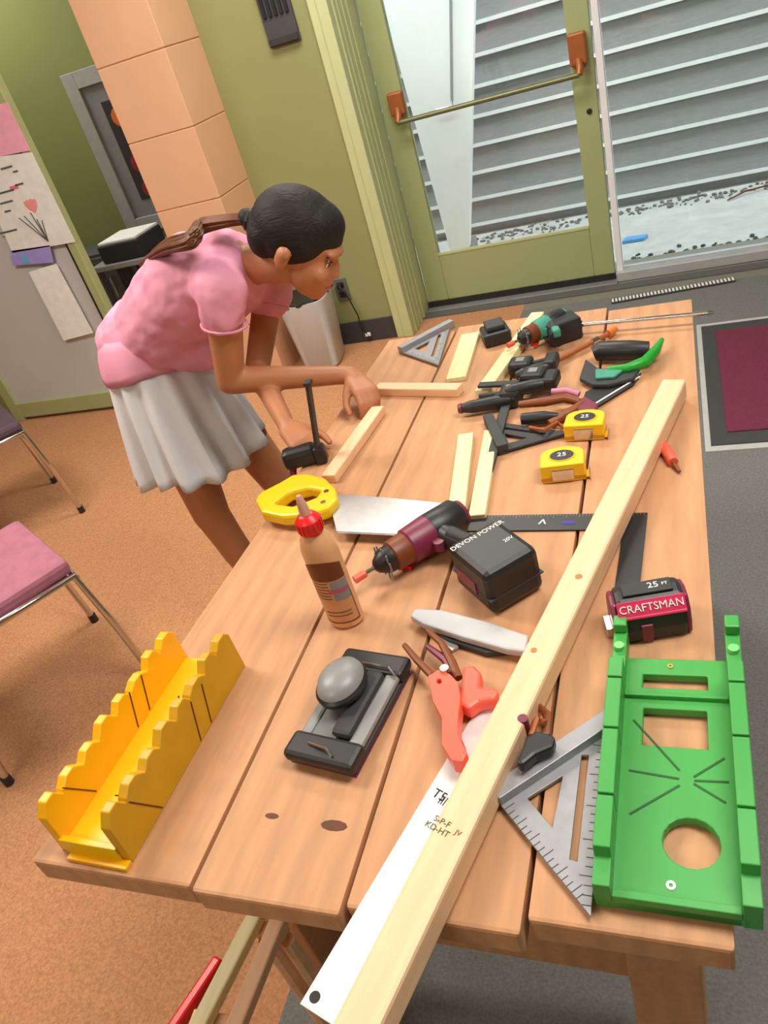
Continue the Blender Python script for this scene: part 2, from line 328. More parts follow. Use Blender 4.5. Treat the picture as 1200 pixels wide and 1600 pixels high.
# left partition with the poster door
YP = 3.15
e0_, e1_ = WY(5, 150, YP), WY(150, 447, YP); XR = (e0_.x+e1_.x)/2
d2 = bpy.data.objects.new('door_2', None); COL.objects.link(d2); d2['kind'] = 'structure'; d2.location = (XR, YP, 0)
obj('door_stile', bx(-.05, 0, 0, .05, 0, 2.1), OLIVE, d2, bevel=.004)
obj('door_stile', bx(-1.0, -.93, 0, .05, 0, 2.1), OLIVE, d2, bevel=.004)
obj('bottom_rail', bx(-.93, -.05, 0, .05, .02, .11), OLIVE, d2, bevel=.004)
obj('door_sheet', bx(-.93, -.05, .018, .03, .11, 2.0), mat('white_sheet', (196, 196, 196), .4, var=.03, scale=3), d2)
obj('top_rail', bx(-.93, -.05, 0, .05, 2.0, 2.1), OLIVE, d2, bevel=.004)
obj('gasket', bx(-.058, -.05, -.002, .02, .1, 2.0), BLACK, d2)
struct('wall_partition', bx(-5.2, XR-1.0, YP, YP+.08, 0, 2.7), WALLB)
struct('wall_partition_header', bx(XR-1.0, XR, YP, YP+.08, 2.1, 2.7), WALLB)
def poster(name, label, quad, m, dy):
    t = thing(name, label, 'poster', (0, 0, 0)); P = [WY(x, y, YP-dy) for x, y in quad]
    t.location = (P[0].x, YP-dy, P[-1].z); bm = B(); f = [bm.verts.new((q.x-P[0].x, 0, q.z-P[-1].z)) for q in P]; g = [bm.verts.new((q.x-P[0].x, -.002, q.z-P[-1].z)) for q in P]
    bm.faces.new(f); bm.faces.new(g[::-1]); n = len(P)
    for i in range(n): bm.faces.new((f[i], g[i], g[(i+1) % n], f[(i+1) % n]))
    obj('sheet', bm, m, t); return t
poster('pink_poster', 'pink paper poster at the top of the white glass door on the left', [(-40, 170), (12, 160), (48, 235), (-5, 245)], mat('pink_paper', (238, 168, 192), .7), .004)
pt = poster('tulip_poster', 'white spring poster with a pink tulip, on the left glass door above the purple card', [(-45, 250), (50, 238), (118, 378), (20, 395)], mat('poster_paper', (230, 230, 228), .7), .006)
def on_p(px, py, dy): q = WY(px, py, YP-dy); return q-Vector(pt.location)
fl = B()
for a in (-40, -15, 12, 38):
    c = on_p(52, 326, .008); bmesh.ops.create_uvsphere(fl, u_segments=10, v_segments=6, radius=1, matrix=Matrix.Translation(c+Vector((math.sin(math.radians(a))*.022, 0, .012))) @ Matrix.Rotation(math.radians(a), 4, 'Y') @ Matrix.Diagonal((.017, .001, .034, 1)))
obj('tulip_flower', fl, mat('tulip', (236, 150, 150), .6), pt)
lf = B()
for e in ((30, 348), (38, 345), (48, 340), (58, 350), (66, 352)):
    c0, c1 = on_p(76, 377, .008), on_p(e[0], e[1]-8, .008); bar(lf, c0, c1, .002, .011, (0, 1, 0))
obj('tulip_leaves', lf, mat('leaf_grey', (90, 92, 90), .6), pt)
bm = B()
for (x, y, wd) in ((10, 262, .07), (24, 268, .03), (8, 300, .11), (30, 288, .05), (10, 316, .08), (12, 330, .04), (12, 362, .12)):
    c = on_p(x, y, .009); box(bm, c, (wd, .001, .008))
tag(obj('print_lines', bm, mat('grey_ink', (90, 90, 92), .6), pt), None, None, kind='stuff')
c = on_p(22, 293, .009); obj('print_pink', box(B(), c, (.05, .001, .016)), mat('pink_ink', (220, 110, 150), .6), pt)
poster('purple_card', 'purple card with a blue square taped below the tulip poster', [(16, 392), (78, 383), (84, 410), (20, 415)], mat('purple_card', (158, 148, 220), .6), .006)
c = [WY(32, 397, YP-.01), WY(46, 412, YP-.01)]; pc = bpy.data.objects['purple_card']
obj('blue_square', box(B(), (c[0]+c[1])/2-Vector(pc.location), (.035, .001, .045)), mat('blue_ink', (110, 172, 215), .6), pc)
poster('white_flyer', 'plain white flyer on the lower left glass door below the purple card', [(45, 425), (88, 412), (146, 520), (100, 532)], mat('flyer', (240, 240, 240), .6), .005)
# dark shade box, shelf and machine behind
q = WY(110, 175, 4.1)
cb = thing('shade_box', 'dark grey box standing in for shade behind the poster door, below the framed picture', 'shade box', (-3.16, 3.92, 0))
obj('body', bx(-.45, -.0, 0, .26, 0, .66), mat('shade_grey', (72, 72, 74), .6), cb, bevel=.004)  # dark box put where the wall only lies in shade
obj('door', bx(-.44, -.01, -.018, 0, .03, .64), mat('shade_grey_front', (80, 80, 82), .55), cb, bevel=.003)
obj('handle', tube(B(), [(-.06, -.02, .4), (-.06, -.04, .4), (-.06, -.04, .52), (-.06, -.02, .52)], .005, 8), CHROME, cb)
q = WY(228, 392, 3.8)
sh = thing('side_table', 'small grey side table behind the girl, under the picture', 'table', (q.x, 3.85, 0))
obj('tabletop', bx(-.3, .3, -.2, .2, q.z-.03, q.z), GREY, sh, bevel=.004)
for sx in (-.26, .26):
    for sy in (-.17, .17): obj('leg', tube(B(), [(sx, sy, 0), (sx, sy, q.z-.03)], .014, 8), DARK, sh)
mc = thing('black_printer', 'black office machine with a white lid edge on the grey side table', 'printer', (q.x-.07, 3.80, q.z))
obj('body', bx(-.14, .14, -.13, .13, 0, .10), BLACK, mc, bevel=.01); obj('lid', bx(-.13, .13, -.12, .12, .10, .115), WHITE, mc, bevel=.004)
# bin
q = F(500, 578, 0)
bn = thing('waste_bin', 'pale grey waste bin with a black liner on the floor by the baseboard', 'bin', (q.x, q.y+.1, 0), .15)
ztop = .36
bm = B(); v = []
for zz, sx, sy in ((0, .085, .10), (.01, .095, .11), (ztop, .125, .14), (ztop, .116, .131), (.03, .085, .10)):
    pts = []
    for a in range(24):
        t_ = a*2*math.pi/24; c_, s_ = math.cos(t_), math.sin(t_); e = .45
        pts.append(bm.verts.new((sx*math.copysign(abs(c_)**e, c_), sy*math.copysign(abs(s_)**e, s_), zz)))
    v.append(pts)
for a, b in zip(v, v[1:]):
    for k in range(24): bm.faces.new((a[k], a[(k+1) % 24], b[(k+1) % 24], b[k]))
bm.faces.new(v[0][::-1]); bm.faces.new(v[-1])
obj('bin_body', bm, mat('bin_grey', (200, 200, 202), .45, var=.02), bn, smooth=True)
bm = B()
for a in range(26):
    t_ = a*2*math.pi/26; r1 = 1+.12*random.random()
    pass
tube(bm, [(.118*math.cos(k*2*math.pi/24), .134*math.sin(k*2*math.pi/24), ztop+.006*math.sin(k*3.1)) for k in range(25)], .009, 6)
obj('liner', bm, BLACK, bn); obj('liner_bag', lathe(B(), [(.02, .22), (.08, .25), (.11, ztop-.02), (.115, ztop+.004)], 20, sq=(1, 1.1)), BLACK, bn)
# ceiling lamps (unseen; far and corridor ones added for brightness)
cl = None
for x, y in CEIL:
    t = thing('unseen_ceiling_lamp', 'unseen rectangular ceiling light panel put in to light the room', 'lamp', (x, y, 2.62), group='ceiling light panels')
    obj('housing', bx(-.63, .63, -.33, .33, .0, .08), WHITE, t); obj('diffuser', bx(-.6, .6, -.3, .3, -.004, 0), emat('diffuser', (1, .95, .85), 2.0), t)
# floor mat
m1, m2 = F(1088, 510, 0), F(1102, 708, 0)
rm = thing('floor_mat', 'burgundy door mat with dark and pale border right of the table', 'mat', (m1.x, (m1.y+m2.y)/2, 0)); L_ = (m1.y-m2.y)
obj('pale_edging', bx(0, 1.5, -L_/2, L_/2, .001, .006), mat('edging', (190, 190, 188), .8), rm)
obj('dark_border', bx(.018, 1.48, -L_/2+.03, L_/2-.03, .002, .010), mat('mat_border', (66, 66, 66), .9), rm)
obj('burgundy_pile', bx(.07, 1.43, -L_/2+.10, L_/2-.10, .003, .014), mat('burgundy', (112, 40, 64), .95, var=.15, scale=120, bump=.4), rm)
# ---------------------------------------------------------------- work table
tb = thing('work_table', 'long wooden work table of four thick planks', 'table', (0, 0, 0))
PW = .184; ends = [(.330, 1.78), (.326, 1.80), (.335, 1.79), (.350, 1.77)]
for i in range(4):
    x0 = -PW*(4-i); y0, y1 = ends[i]
    hy, hx = (y1-y0)/2, (PW-.005)/2; sk_ = .052 if i == 0 else 0       # the outer left plank is a little wider at its near end
    o = obj('plank', plate([(-hx-sk_, -hy), (hx, -hy), (hx, hy), (-hx, hy)], [], -.019, .019), WOOD, tb, bevel=.004, loc=(x0+PW/2, (y0+y1)/2, TZ-.019))
    for px, py, r in {0: [], 1: [(425, 1275, .006), (522, 1290, .011)], 2: [], 3: [(640, 1, 0)]}[i]:
        if r: q = T(px, py); obj('knot', plate([(x*1.5, y*.6) for x, y in circle(0, 0, r, 10)], [], 0, .0008), KNOT, o, loc=(q.x-o.location.x, q.y-o.location.y, .0188))
obj('apron', bx(-.70, -.04, .43, .468, TZ-.038-.09, TZ-.038), WOOD, tb, bevel=.003)
obj('apron', bx(-.70, -.04, 1.62, 1.658, TZ-.038-.09, TZ-.038), WOOD, tb, bevel=.003)
for x in (-.66, -.08):
    for y in (.51, 1.58): obj('leg', bx(x-.045, x+.045, y-.04, y+.04, 0, TZ-.038), WOOD, tb, bevel=.004)
obj('stretcher', bx(-.66, -.08, .56, .60, .18, .26), WOOD, tb)
# ---------------------------------------------------------------- long things on the table
def board(name, label, a, b, wd, ht, m, cat='board', h0=0., group=None, stamp=None):
    a, b = Vector(a), Vector(b); mid = (a+b)/2; L = (b-a).length; an = math.atan2(b.y-a.y, b.x-a.x)-math.pi/2
    t = thing(name, label, cat, (mid.x, mid.y, TZ+h0), an, group)
    o = obj('length_of_wood' if m in (WOODL, WOODG) else 'bar', box(B(), (0, 0, ht/2), (wd, L, ht)), m, t, bevel=min(wd, ht)*.12); return t
nr = (T(520, 1600, .038)+T(600, 1600, .038))/2; fr_ = (T(1035, 590, .038)+T(1073, 600, .038))/2; dd = (nr-fr_).normalized()
lt = board('lumber', 'long square pale pine stick lying diagonally across the whole table', nr+dd*.12, fr_, .041, .038, WOODL, h0=.0045)
def local(t, v): return t.matrix_world.inverted() @ v
bpy.context.view_layer.update()
def stamp(t, px, py, h, s, size, m, extra=0., name='stamp'):
    q = local(t, T(px, py, h)); text(s, size, m, t, (q.x, q.y, h+.0002-(t.location.z-TZ)), (0, 0, math.radians(-8)+extra), name)
stamp(lt, 687, 1290, .0425, 'S-P-F\nKD-HT', .0095, mat('stamp_ink', (90, 92, 40), .6))
stamp(lt, 716, 1302, .0425, 'JV', .008, mat('stamp_ink2', (140, 74, 34), .6))
kn = local(lt, T(835, 1020, .038)); obj('knot', plate(circle(0, 0, .004, 8), [], 0, .0006), mat('pale_knot', (190, 120, 70), .6), lt, loc=(kn.x, kn.y, .0381))
kn = local(lt, T(905, 905, .038)); obj('knot', plate(circle(0, 0, .005, 8), [], 0, .0006), MATS['pale_knot'], lt, loc=(kn.x, kn.y, .0381))
ra, rb = (T(472, 1572, .003)+T(545, 1620, .003))/2, T(790, 1090, .003)
ra = T(502, 1590, .003)
rl = board('straightedge', 'wide white aluminium straightedge lying beside the long pine stick', ra, rb, .052, .003, mat('white_alloy', (226, 226, 228), .4, metal=.1, var=.01), 'ruler')
bpy.context.view_layer.update()
stamp(rl, 687, 1243, .003, 'T5', .016, INK); stamp(rl, 693, 1250, .003, '|||', .012, INK, name='scale_mark')
q = local(rl, T(492, 1558, .003)); obj('hang_hole', plate(circle(0, 0, .0055, 14), [], 0, .0004), INK, rl, loc=(q.x, q.y, .0031))
# framing pieces of the little wooden frame the girl assembles
bd = [('frame_stick', 'peach pine stick lying crosswise under the girl\'s right hand', T(588, 602, .02), T(718, 603, .02), .03, .02, WOODL),
      ('frame_stick', 'pine stick under the girl\'s hand pointing toward the yellow saw handle', T(590, 634, .02), T(512, 742, .02), .03, .02, WOODL),
      ('pine_strip', 'left one of two pale upright strips above the maroon drill', T(728, 678, .01), T(713, 800, .01), .030, .012, WOODG),
      ('pine_strip', 'right one of two pale upright strips, touching the dark ruler end', T(768, 672, .01), T(745, 806, .01), .028, .012, WOODG),
      ('far_stick', 'pale pine stick lying aslant at the far end of the table beside the teal tool', T(840, 487, .02), T(752, 610, .02), .032, .02, WOODG),
      ('far_board', 'short pine board lying near the far left corner of the table', T(735, 520, .01), T(712, 590, .01), .045, .01, WOODG)]
for n_, l_, a, b, wd, ht, m in bd: board(n_, l_, a, b, wd, ht, m, 'stick')
# ---------------------------------------------------------------- green mitre box
gm = thing('mitre_box', 'green plastic mitre box with saw slots, at the near right corner', 'mitre box', (-.0495, .372, TZ), math.radians(-.6))
W2 = .0705; LG = .345
H1 = [(-.036, .255), (.034, .255), (.034, .275), (-.036, .275)]
H2 = [(-.034, .175), (.032, .175), (.032, .225), (-.034, .225)]
H3 = circle(.014, .067, .026, 18)
obj('bed', plate([(-W2+.01, .0), (W2-.01, 0), (W2-.01, .30), (-W2+.01, .30)], [H1, H2, H3], .002, .014), GRN, gm, bevel=.0015)
for s in (-1, 1):
    prof = [(0, 0), (LG-.005, 0), (LG-.005, .030), (LG-.075, .030), (LG-.08, .052)]
    for yc in (.235, .165, .085): prof += [(yc+.002, .052), (yc+.002, .02), (yc-.0005, .02), (yc-.0005, .052)]
    prof += [(.03, .052), (.028, .038), (0, .038)]
    x1 = s*W2; x0 = s*(W2-.016)
    wl = obj('side_wall', xplate(prof, min(x0, x1), max(x0, x1)), GRN, gm, bevel=.0012)
    obj('clamp_post', bx(min(x0, x1), max(x0, x1), LG-.02, LG+.0, .030, .044), GRN, wl, bevel=.002)
    obj('peg', plate([(y, x) for x, y in [(-.02, 0)]] and circle(0, 0, .006, 14), [], 0, .006), mat('light_green', (120, 200, 120), .4), wl, loc=(s*(W2-.008), LG-.045, .030))
obj('end_lip', bx(-W2+.016, W2-.016, .0, .008, .002, .022), GRN, gm, bevel=.001)
obj('cross_rib', bx(-W2+.016, W2-.016, .238, .243, .012, .020), GRN, gm, bevel=.001)
gg = mat('groove_green', (14, 84, 22), .6)
cx, cy = .012, .135
for dx, dy in ((-.056, .072), (-.058, .006), (-.055, -.045), (.035, .03), (.038, .002), (.034, -.022)):
    obj('saw_groove', bar(B(), (cx+dx*.15, cy+dy*.15, .0142), (cx+dx, cy+dy, .0142), .0024, .0006), gg, gm)
obj('screw', plate(circle(0, 0, .0045, 12), [circle(0, 0, .002, 8)], 0, .001), WHITE, gm, loc=(-.004, .022, .0141))
obj('screw', plate(circle(0, 0, .0035, 12), [circle(0, 0, .0015, 8)], 0, .001), mat('brass', (200, 160, 90), .4), gm, loc=(-.006, .288, .0141))
# ---------------------------------------------------------------- yellow mitre box
R0, R1_ = T(208, 1348), T(384, 1040); Q0, Q1 = T(42, 1250, .078), T(258, 992, .078)
ya = math.atan2((R1_-R0).y, (R1_-R0).x)-math.pi/2; LG = (R1_-R0).length; YW_ = .5*((R0-Q0).length+(R1_-Q1).length)*.5+.5*.13
nx = Vector((math.cos(ya), math.sin(ya), 0)); YW_ = ((R0-Q0).dot(nx)+(R1_-Q1).dot(nx))/2; yo = R0-nx*YW_/2
ym = thing('mitre_box', 'yellow plastic mitre box with stepped walls, at the near left edge', 'mitre box', (yo.x, yo.y, TZ), ya)
W2 = YW_/2
obj('bed', bx(-W2+.008, W2-.008, .004, LG-.004, 0.001, .016), YEL, ym, bevel=.002)
YEL_SHADE = mat('yellow_plastic_shaded', (206, 156, 14), .4)  # darker copy of the yellow; the right wall's shade is in its colour
for s in (-1, 1):
    prof = [(0, 0), (LG, 0)]; top = .078; n = 8
    for k in range(n-1, -1, -1):
        y1 = LG*(k+1)/n; y0 = LG*k/n
        prof += [(y1-.001, top-.016+.004*(k % 2)), (y1-.010, top-.003*(k % 3)), (y0+.014, top-.003*(k % 3)), (y0+.002, top-.016+.004*(k % 2))]
    x1 = s*W2; x0 = s*(W2-.014)
    wl = obj('side_wall', xplate(prof, min(x0, x1), max(x0, x1)), YEL2 if s < 0 else YEL_SHADE, ym, bevel=.0015)
    if s > 0: wl['label'] = 'yellow side wall with shade put into its colour'
    for y, dx in ((.07, -.03), (.17, .018), (.20, .018)):
        a, b = (s*(W2-.014)-s*.0003, y, .020), (s*(W2-.014)-s*.0003, y+dx, .070)
        obj('saw_slot', bar(B(), a, b, .0016, .0016, (1, 0, 0)), KNOT, wl)
        if s > 0: obj('saw_slot', bar(B(), (W2+.0003, y, .004), (W2+.0003, y+dx, .060), .0016, .0016, (1, 0, 0)), KNOT, wl)
for y in (.05, .11, .165, .215): obj('amber_patch', box(B(), (W2-.022, y, .0164), (.012, .016, .001)), ORG if y > .15 else YEL2, ym)
obj('end_lip', bx(-W2+.011, W2-.011, -.002, .006, 0, .026), YEL, ym, bevel=.001)
obj('foot_flange', bx(-W2+.02, W2, -.012, 0, 0, .006), YEL2, ym, bevel=.001)
# ---------------------------------------------------------------- speed squares
def speed_square(label, corner, ang, L, m, flip=1):
    t = thing('speed_square', label, 'square', (corner[0], corner[1], TZ), ang)
    s = L; hole1 = [(s*.16, s*.17), (s*.43, s*.17), (s*.17, s*.46)] if 1 else []
    d = .70*s
    # long slot parallel to the hypotenuse
    def pt(u, v): return (u*s, v*s)
    slot = [pt(.66, .12), pt(.70, .15), pt(.15, .70), pt(.12, .66)]
    obj('plate', plate([(0, 0), (s, 0), (0, s)], [hole1, slot], .004, .0085), m, t, bevel=.0006)
    obj('fence', bx(0, s, -.004, .016, 0, .021), m, t, bevel=.001) if flip > 0 else obj('fence', bx(-.004, .016, 0, s, 0, .021), m, t, bevel=.001)
    bm = B()
    for k in range(1, 24):
        u = k/24; a = Vector((s*u, s*(1-u), .0086)); dn = Vector((-1, -1, 0)).normalized(); bar(bm, a, a+dn*(.009 if k % 4 else .014), .0008, .0004)
    o = obj('scale_marks', bm, DARK, t); o['kind'] = 'stuff'
    bm = B()
    for k in range(1, 20):
        u = k/20*.92; (bar(bm, (.0, s*u, .0086), (.008 if k % 3 else .013, s*u, .0086), .0008, .0004) if flip > 0 else bar(bm, (s*u, 0, .0086), (s*u, .008 if k % 3 else .013, .0086), .0008, .0004))
    o = obj('ruler_marks', bm, DARK, t); o['kind'] = 'stuff'
    return t
c = T(770, 1243, .008); e1 = T(927, 1437, .008); e2 = T(932, 1123, .008)
aa = math.atan2(e1.y-c.y, e1.x-c.x)
speed_square('silver metal speed square at the near edge, touching the green mitre box', c, aa, .160, CAST, -1)
c = T(624, 550, .006)
speed_square('grey metal speed square at the far left corner of the table', c, math.radians(-40), .165, CAST, -1)
c = T(790, 648, .006)
dsq = speed_square('dark grey plastic square under the black clamps, behind the yellow tapes', (T(783, 712)).to_tuple(), math.radians(22), .13, DARK, -1)
# black framing square
c = T(1012, 802, .002); e1 = T(708, 803, .002)
fs = thing('framing_square', 'flat black L-shaped carpenter square with a scale, pointing at the red tape', 'square', (c.x, c.y, TZ), math.atan2(e1.y-c.y, e1.x-c.x)-math.pi+.025)
fs.location.z = TZ+.001
obj('blade', bx(-.308, 0, -.040, 0, 0, .0025), BLACK, fs); obj('tongue', bx(-.032, 0, -.20, -.040, 0, .0025), BLACK, fs)
bm = B()
for k in range(1, 60): bar(bm, (-.3*k/60, -.0005, .0027), (-.3*k/60, -(.005 if k % 4 else .009), .0027), .0006, .0003)
o = obj('scale_marks', bm, GREY, fs); o['kind'] = 'stuff'
text('^', .03, WINK, fs, (-.155, -.025, .0027), name='arrow_mark'); obj('blue_mark', bx(-.125, -.105, -.026, -.018, .0026, .003), mat('blue_mark', (50, 40, 150), .5), fs)
# ---------------------------------------------------------------- hand saw with yellow handle
o0 = T(520, 800, .02)
hs = thing('hand_saw', 'hand saw with yellow loop handle and bright steel blade, behind the glue bottle', 'saw', (o0.x, o0.y, TZ))
obj('handle', pxplate([(398, 780), (405, 769), (438, 752), (458, 740), (482, 739), (508, 746), (524, 762), (527, 779), (514, 793), (484, 803), (440, 806), (408, 799)],
                      [[(428, 786), (452, 768), (482, 761), (502, 765), (494, 776), (458, 790)]], .012, .036, hs.location), YEL, hs, bevel=.006)
obj('blade', pxplate([(512, 771), (600, 777), (725, 789), (722, 812), (640, 835), (526, 830)], [], .019, .0215, hs.location), STEEL, hs)
bm = B()
p0, p1 = T(528, 831, .02)-hs.location, T(640, 836, .02)-hs.location
for k in range(40):
    a = p0.lerp(p1, k/40); b = p0.lerp(p1, (k+1)/40); bm.faces.new([bm.verts.new((a.x, a.y, .0203)), bm.verts.new((b.x, b.y, .0203)), bm.verts.new(((a.x+b.x)/2, (a.y+b.y)/2-.004, .0203))])
o = obj('teeth', bm, STEEL, hs); o['kind'] = 'stuff'
for px, py in ((510, 768), (505, 785)): q = T(px, py, .036)-hs.location; obj('handle_screw', plate(circle(0, 0, .005, 12), [], 0, .002), CHROME, hs, loc=(q.x, q.y, .0355))
# ---------------------------------------------------------------- glue bottle
q = T(543, 968)
gb_ = thing('glue_bottle', 'beige wood glue bottle with red cap standing on the table', 'bottle', (q.x, q.y, TZ), math.radians(0))
GL = mat('glue_beige', (222, 166, 120), .4, var=.02)
R1 = .029
obj('bottle_body', lathe(B(), [(R1*.85, 0), (R1, .004), (R1, .118), (R1*.98, .124), (R1*.8, .140), (R1*.5, .148), (R1*.45, .152)], 36, sq=(1.0, .8)), GL, gb_, smooth=True)
cp = obj('cap', lathe(B(), [(.0175, .148), (.019, .150), (.019, .166), (.013, .172), (.009, .174)], 28), RED, gb_, smooth=True)
obj('nozzle', lathe(B(), [(.0085, .172), (.0075, .185), (.0045, .198), (.003, .200)], 20), mat('nozzle_pink', (214, 160, 140), .4), cp, smooth=True)
for k in range(18):
    a = k*math.pi/9; obj('cap_rib', box(B(), (0, 0, 0), (.0012, .002, .014)), RED, cp, loc=(.0193*math.cos(a), .0193*math.sin(a), .158), rotz=a)
gb_.scale = (.94, .94, 1.14)
def patch(z0, z1, a0, a1, r, m, name, top=0.):
    bm = B(); n = 16; A = []; C = []
    for k in range(n+1):
        t_ = a0+(a1-a0)*k/n; x, y = r*math.cos(t_), r*.8*math.sin(t_); zt = z1+top*math.sin(math.pi*k/n)
        A.append(bm.verts.new((x, y, z0))); C.append(bm.verts.new((x, y, zt)))
    for k in range(n): bm.faces.new((A[k], A[k+1], C[k+1], C[k]))
    return obj(name, bm, m, gb_, smooth=True)
A0, A1 = math.radians(-150), math.radians(-15)
patch(.012, .104, A0, A1, R1+.0004, mat('label_tan', (206, 150, 104), .5), 'label', .008)
patch(.082, .104, A0, A1, R1+.0008, mat('label_brown', (112, 54, 18), .5), 'label_band', .008)
patch(.050, .080, math.radians(-75), A1, R1+.0008, mat('label_grey', (132, 134, 136), .5), 'label_panel')
patch(.062, .068, math.radians(-85), A1, R1+.0012, mat('label_pink', (180, 80, 110), .5), 'label_stripe')
for z in (.078, .073, .068, .063, .058, .053): patch(z, z+.0012, A0+.15, math.radians(-82), R1+.0012, KNOT, 'label_line')
for z in (.030, .024): patch(z, z+.0012, A0+.5, A1-.4, R1+.0012, KNOT, 'label_line')
for z0, z1 in ((.012, .0135),): patch(z0, z1, A0, A1, R1+.0012, KNOT, 'label_border')
patch(.012, .09, A0, A0+.04, R1+.0012, KNOT, 'label_border'); patch(.012, .06, A1-.04, A1, R1+.0012, KNOT, 'label_border')
# ---------------------------------------------------------------- drill
def drill(label, chuck, back, handle_end, m_body, m_acc, s=1., batt=None, txt=None, h=.036, glow=True):
    chuck, back, he = Vector(chuck), Vector(back), Vector(handle_end)
    t = thing('cordless_drill', label, 'drill', (chuck.x, chuck.y, TZ))
    O = Vector(t.location); a = chuck-O; a.z = h; b = back-O; b.z = h; e = he-O; e.z = h*.95; d = (b-a).normalized(); L = (b-a).length
    R = Matrix((Vector((0, 0, 1)).cross(d), Vector((0, 0, 1)), d)); R = R.transposed()
    def seg(p0, p1, prof, nm, m, n=24): return obj(nm, lathe(B(), [(r*s, p0*L+(p1-p0)*L*z) for z, r in prof], n, a, R), m, t, smooth=True)
    seg(-.02, .20, [(0, .006), (.1, .011), (.5, .021), (1, .022)], 'chuck', BLACK)
    seg(.16, .36, [(0, .020), (.1, .025), (.9, .026), (1, .024)], 'clutch_ring', mat('collar_brown', (122, 60, 26), .45))
    seg(.33, .62, [(0, .024), (.1, .029), (.9, .031), (1, .030)], 'gear_case', m_acc)
    seg(.58, 1.0, [(0, .029), (.1, .031), (.8, .030), (1, .018)], 'motor_housing', m_body)
    seg(.90, 1.02, [(0, .026), (.8, .022), (1, .012)], 'end_cap', m_acc)
    for k in range(10):
        an = k*math.pi/5; u = R @ Vector((math.cos(an)*.0215*s, math.sin(an)*.0215*s, L*.08)); obj('chuck_rib', box(B(), a+u, (.002, .002, .016)), GREY, t)
    obj('bit', tube(B(), [a-d*.002, a-d*.022*s], .0035, 8), CHROME, t); obj('bit_collar', tube(B(), [a-d*.02*s, a-d*.040*s], [.006, .0065], 12), ORG, t, smooth=True)
    h0 = a+d*L*.66; bm = B(); tube(bm, [h0, h0.lerp(e, .35), h0.lerp(e, .75), e], [.020*s, .018*s, .0175*s, .024*s], 14)
    obj('handle', bm, m_body, t, smooth=True)
    bm = B(); tube(bm, [h0.lerp(e, .3)+Vector((0, 0, .010)), h0.lerp(e, .75)+Vector((0, 0, .011))], [.012*s, .011*s], 10); obj('grip', bm, DARK, t, smooth=True)
    obj('grip_accent', box(B(), h0.lerp(e, .88)+Vector((0, 0, .012)), (.034*s, .022*s, .02), rz(math.atan2(e.y-h0.y, e.x-h0.x))), m_acc, t, bevel=.005)
    tr = h0.lerp(e, .28)-d*.022*s; obj('trigger', tube(B(), [tr+Vector((0, 0, -.008)), tr+Vector((0, 0, .008))], .009*s, 10), m_acc, t, smooth=True)
    obj('mode_switch', box(B(), a+d*L*.30+Vector((0, 0, -.03*s)), (.016, .02, .008)), RED, t)
    return t, O
dch, dbk, dhe = T(588, 886, .035), T(722, 797, .04), T(775, 868, .04)
dt, dO = drill('maroon and black cordless drill lying on its side, beside the glue bottle', dch, dbk, dhe, BLACK, MAR)
c0, c1, c2 = T(720, 910), T(765, 975), T(848, 925)
bc = c1+(c0-c1)*.5+(c2-c1)*.5; ang = math.atan2((c2-c1).y, (c2-c1).x)
bt = obj('battery', box(B(), (0, 0, .040), (.088, .100, .074)), BLACK, dt, bevel=.010, loc=(bc.x-dO.x, bc.y-dO.y, .0), rotz=ang)
obj('battery_stripe', box(B(), (-.0445, .01, .035), (.002, .05, .02)), MAR, bt); obj('battery_latch', box(B(), (.0445, 0, .045), (.003, .03, .02)), DARK, bt, bevel=.001)
obj('battery_seam', box(B(), (0, 0, .032), (.0895, .1015, .002)), DARK, bt)
text('DEVON POWER', .0125, WINK, bt, (.0, .034, .0772), (0, 0, 0), ext=.0003)
text('20V', .010, WINK, bt, (.026, -.006, .0772), (0, 0, 0), ext=.0003)
# second drill (far end, teal)
d2t, d2o = drill('black and teal power tool at the far edge beside the slanting pale stick', T(812, 535, .03), T(884, 498, .03), T(872, 532, .03), BLACK, TEAL, .8)
obj('battery', box(B(), T(880, 530)-d2o+Vector((0, 0, .026)), (.075, .06, .05), rz(.5)), BLACK, d2t, bevel=.006)
# ---------------------------------------------------------------- tape measures
# yellow tapes lie flat: low rounded case, round label disc, hook
def flat_tape(label, px, py, ang, s=1.):
    q = T(px, py); t = thing('tape_measure', label, 'tape measure', (q.x, q.y, TZ), ang)
    w2, d2_ = .036*s, .030*s
    out = [(-w2, -d2_), (w2, -d2_), (w2, d2_*.2)] + [(w2*math.cos(a), d2_*.2+d2_*.8*math.sin(a)) for a in [math.pi*k/10 for k in range(1, 10)]] + [(-w2, d2_*.2)]
    obj('case', plate(out, [], .001, .034*s), YEL, t, bevel=.005)
    obj('base_band', plate([(x*1.02, y*1.02) for x, y in out], [], .004, .012), mat('ochre_band', (196, 140, 20), .4), t, bevel=.001)
    dsc = obj('label_disc', plate([(x, y*.8) for x, y in circle(0, 0, .020*s, 24)], [], .034*s, .0355*s), BLACK, t, bevel=.0004)
    obj('label_ring', plate([(x, y*.8) for x, y in circle(0, 0, .0225*s, 24)], [[(x, y*.8) for x, y in circle(0, 0, .020*s, 24)]], .0335*s, .0352*s), YEL2, t)
    text('25', .016*s, WINK, dsc, (0, .001, .0356*s), ext=.0003)
    obj('tape_tip', bx(w2, w2+.006, -d2_+.002, -d2_+.022, .004, .006), YEL2, t); obj('hook', bx(w2+.006, w2+.0075, -d2_, -d2_+.024, 0, .010), CHROME, t)
    obj('belt_clip', bx(-w2*.5, w2*.5, -d2_-.003, -d2_, .006, .026), CHROME, t, bevel=.001)
flat_tape('yellow tape measure farther from the camera, beside the brown pliers', 917, 676, math.radians(-3), .95)
flat_tape('yellow tape measure nearer the camera, by the end of the dark square', 882, 738, math.radians(5))
